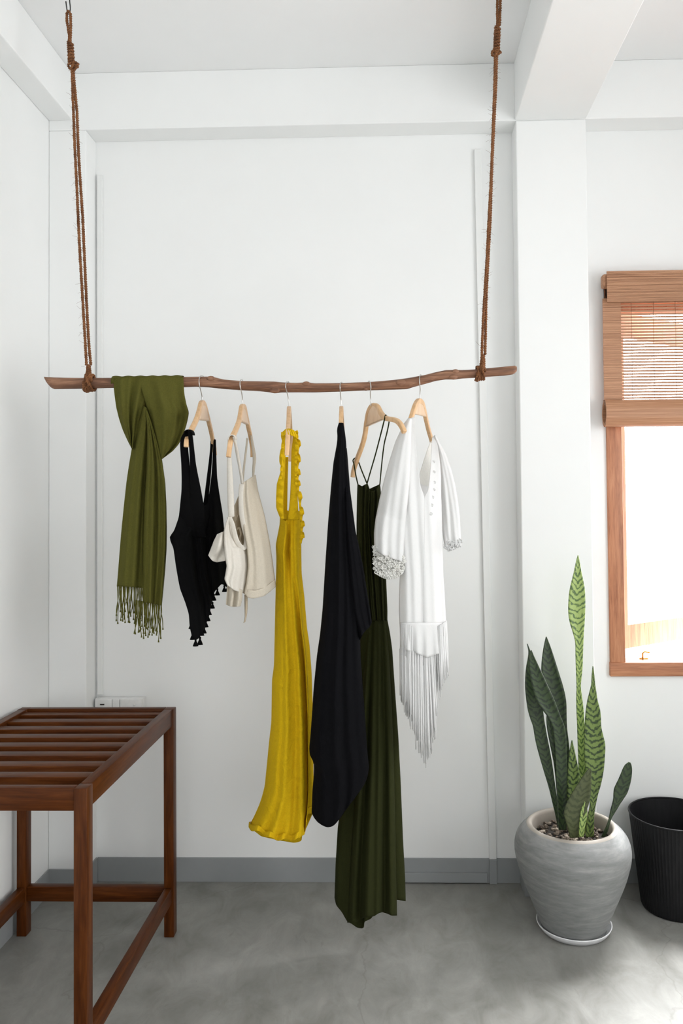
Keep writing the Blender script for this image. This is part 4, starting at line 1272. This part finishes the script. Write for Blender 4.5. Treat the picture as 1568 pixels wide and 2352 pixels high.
# ------------------------------------------------------------------ potted snake plant and its saucer
PXC, PYC = .579, 2.645
pl = thing('potted_snake_plant', 'snake plant with banded upright leaves in a round grey cement pot', 'plant', (PXC, PYC, .010))
z0 = .0125
prof = [(.001, z0), (.098, z0), (.105, z0 + .003), (.112, .028), (.122, .055), (.139, .098), (.157, .142), (.172, .183), (.184, .226), (.1885, .255), (.187, .282), (.179, .305), (.166, .322), (.154, .333), (.1475, .338)]
b = MB(); b.lathe([tuple(p) for p in bez(prof, 4)], PXC, PYC, 72); pot = b.build('pot', M['pot'], pl)
b = MB(); b.lathe([(.1478, .3378), (.143, .3425), (.136, .3435), (.131, .340), (.129, .332), (.128, .31), (.128, .26)], PXC, PYC, 72); b.build('rim', M['potlip'], pot, label='worn pale rim of the pot')
b = MB(); b.lathe([(.128, .296), (.06, .300), (.0005, .302)], PXC, PYC, 48); b.build('soil', M['soil'], pl)
b = MB()
for i in range(210):
    r_ = .120 * math.sqrt(random.random()); a = random.uniform(0, 2 * PI); s = random.uniform(.0045, .0095)
    c = Vector((PXC + r_ * math.cos(a), PYC + r_ * math.sin(a), .301 + random.uniform(0, .006)))
    vs = []
    ax = [Vector((random.uniform(.7, 1.3), random.uniform(.7, 1.2), random.uniform(.5, .9))) for _ in range(1)][0]
    rot = Matrix.Rotation(random.uniform(0, 6), 3, 'Z') @ Matrix.Rotation(random.uniform(-.4, .4), 3, 'X')
    for j in range(1, 4):
        th = PI * j / 4
        for k in range(7):
            ph = 2 * PI * k / 7 + .4 * j; q = random.uniform(.82, 1.12)
            vs.append(c + rot @ Vector((ax.x * s * q * math.sin(th) * math.cos(ph), ax.y * s * q * math.sin(th) * math.sin(ph), ax.z * s * q * math.cos(th))))
    vs += [c + rot @ Vector((0, 0, ax.z * s)), c - rot @ Vector((0, 0, ax.z * s))]
    fs = [(j * 7 + k, (j + 1) * 7 + k, (j + 1) * 7 + (k + 1) % 7, j * 7 + (k + 1) % 7) for j in range(2) for k in range(7)]
    fs += [(21, k, (k + 1) % 7) for k in range(7)] + [(22, 14 + (k + 1) % 7, 14 + k) for k in range(7)]
    b.add(vs, fs)
b.build('gravel', M['gravel'], pl, smooth=False, kind='stuff')
SC_ = 1 / 3.36


def LP(x, y): return 1160 + x * SC_, 1260 + y * SC_


def leaf(rows, yb, yt, mat, cup=.012, n=56, twistd=0.0, label=None):
    """rows: (xl, xr, y) outline read from tip to base; yb/yt: distance of base and tip"""
    tab = [(y, xl, xr) for xl, xr, y in rows]; tab.sort()
    ys = bez(tab, 8); ys = sorted(ys, key=lambda q: q[0])
    g = []; uv = []; total = ys[-1][0] - ys[0][0]; Lm = total * SC_ / F_PX * 2.6
    for q in ys:
        t = (q[0] - ys[0][0]) / total; y = yt + (yb - yt) * t; row = []
        for k in range(9):
            s = k / 8; c = (2 * s - 1)
            u, v = LP(q[1] + (q[2] - q[1]) * s, q[0])
            wm = (q[2] - q[1]) * SC_ / F_PX * 2.6
            row.append(PY(u, v, y + (cup / .05) * wm * (.5 - c * c) * .5 + twistd * c * wm))
            uv.append((s, t * Lm * 1.35))
        g.append(row)
    b = MB(); b.grid(g, uv); o = b.build('leaf', mat, pl, solid=.0032)
    if label: o['label'] = label
    return o


LF = [
    # tall upright
    ([(561, 563, 50), (548, 573, 95), (533, 586, 170), (512, 604, 255), (496, 615, 330), (488, 618, 420), (488, 616, 500), (500, 612, 575), (520, 607, 640), (540, 603, 720), (543, 599, 820), (546, 596, 920), (549, 588, 1000), (551, 583, 1070), (549, 594, 1160), (551, 605, 1260), (555, 610, 1350), (559, 613, 1480), (565, 618, 1650), (570, 625, 1800), (575, 630, 2000), (580, 632, 2215)], 2.655, 2.66, 'leaf_light', .012, 'tallest bright green banded leaf'),
    # back dark broad
    ([(314, 319, 680), (296, 352, 765), (284, 380, 850), (279, 402, 920), (282, 424, 990), (285, 442, 1050), (300, 462, 1130), (315, 471, 1200), (325, 473, 1290), (340, 476, 1380), (362, 488, 1480), (375, 498, 1580), (392, 505, 1750), (405, 508, 1950), (415, 510, 2120)], 2.685, 2.70, 'leaf_dark', .012, None),
    # behind, short left
    ([(322, 327, 1265), (318, 350, 1320), (325, 375, 1400), (340, 395, 1480), (360, 410, 1580), (378, 425, 1680), (395, 440, 1850), (410, 455, 2110)], 2.675, 2.69, 'leaf_dark', .012, None),
    # far left
    ([(168, 172, 735), (179, 194, 790), (176, 215, 840), (163, 240, 910), (156, 262, 980), (154, 275, 1060), (160, 285, 1140), (174, 291, 1240), (193, 298, 1310), (214, 308, 1370), (228, 322, 1450), (245, 338, 1530), (275, 358, 1640), (305, 372, 1740), (335, 386, 1840), (362, 402, 1950), (388, 425, 2060), (405, 445, 2140)], 2.635, 2.60, 'leaf_dark', .012, None),
    # folded left in front
    ([(198, 203, 785), (190, 222, 830), (186, 250, 890), (190, 278, 950), (200, 310, 1020), (215, 342, 1090), (240, 378, 1170), (285, 405, 1240), (335, 432, 1310), (362, 455, 1370), (375, 468, 1450), (384, 474, 1550), (390, 476, 1680), (396, 476, 1820), (402, 474, 1960), (408, 472, 2080), (412, 474, 2170)], 2.612, 2.565, 'leaf_dark', .012, None),
    # small middle
    ([(513, 517, 1480), (502, 530, 1540), (492, 545, 1610), (485, 562, 1690), (480, 572, 1750), (478, 566, 1830), (478, 556, 1920), (482, 545, 2020), (488, 540, 2160)], 2.630, 2.62, 'leaf_mid', .012, None),
    # right broad
    ([(675, 679, 908), (668, 687, 980), (664, 694, 1050), (650, 703, 1110), (635, 712, 1170), (624, 730, 1240), (618, 737, 1300), (612, 741, 1380), (610, 757, 1450), (609, 771, 1520), (612, 767, 1620), (622, 758, 1720), (640, 738, 1820), (650, 715, 1900), (652, 698, 1980), (640, 687, 2050), (628, 684, 2130), (618, 684, 2225)], 2.628, 2.60, 'leaf_mid', .012, 'broad mid green leaf with a wavy edge'),
    # front dull broad
    ([(652, 658, 1697), (628, 664, 1718), (598, 664, 1760), (565, 663, 1810), (530, 661, 1865), (498, 655, 1920), (468, 640, 1985), (454, 615, 2045), (466, 592, 2100), (482, 578, 2160), (498, 572, 2230)], 2.575, 2.545, 'leaf_dull', .012, 'dull olive leaf leaning in front'),
    # far right small
    ([(955, 962, 1648), (928, 972, 1668), (908, 978, 1700), (892, 977, 1740), (870, 970, 1790), (842, 955, 1850), (836, 940, 1890), (834, 915, 1930), (826, 888, 1970), (812, 858, 2020), (800, 822, 2080), (785, 806, 2130), (762, 792, 2180), (742, 768, 2225)], 2.60, 2.56, 'leaf_dark', .012, 'small dark leaf leaning away to the right'),
    # sprout
    ([(611, 614, 1950), (600, 628, 1980), (584, 632, 2020), (575, 628, 2080), (570, 615, 2140), (568, 604, 2225)], 2.565, 2.56, 'leaf_light', .012, 'short pale green new shoot'),
]
M['leaf_dull'] = mat_leaf('dull_olive_leaf', (.060, .075, .028), (.078, .092, .038), (.045, .058, .022))
for rows, yb, yt, mk, cup, lab in LF: leaf(rows, yb, yt, M[mk], cup, label=lab)

sa_ = thing('plant_saucer', 'shallow white saucer under the grey plant pot', 'saucer', (PXC + .002, PYC, 0))
b = MB(); b.lathe([(.001, 0), (.102, 0), (.108, .002), (.117, .013), (.1215, .021), (.1225, .0235), (.121, .0248), (.1185, .0235), (.1155, .019), (.106, .0095), (.001, .0092)], PXC + .002, PYC, 72)
b.build('dish', M['saucer'], sa_)

# ------------------------------------------------------------------ black waste basket
CX, CY = .967, 2.790
ca_ = thing('waste_basket', 'black ribbed plastic waste basket beside the potted plant', 'basket', (CX, CY, 0))
zr = .322
b = MB(); n_ = 240; vs = []
outer = [(.100, .0), (.113, .002), (.1165, .010), (.1515, zr - .004)]
for r_, z_ in outer:
    for k in range(n_):
        rr_ = r_ * (1 + (.0045 if k % 3 == 0 else -.002)) if z_ > .005 else r_
        vs.append((CX + rr_ * math.cos(2 * PI * k / n_), CY + rr_ * math.sin(2 * PI * k / n_), z_))
inner = [(.148, zr - .004), (.113, .014), (.001, .012)]
for r_, z_ in inner:
    for k in range(n_): vs.append((CX + r_ * math.cos(2 * PI * k / n_), CY + r_ * math.sin(2 * PI * k / n_), z_))
fs = [(i * n_ + k, i * n_ + (k + 1) % n_, (i + 1) * n_ + (k + 1) % n_, (i + 1) * n_ + k) for i in range(6) for k in range(n_)] + [tuple(range(n_ - 1, -1, -1))]
b.add(vs, fs); b.build('body', M['can'], ca_, smooth=False)
b = MB(); pts = [(CX + .1515 * math.cos(a), CY + .1515 * math.sin(a), zr - .002) for a in [i / 72 * 2 * PI for i in range(73)]]
b.tube(pts, .0034, 8, cap=False, up=(0, 0, 1)); b.build('rim', M['can'], ca_)
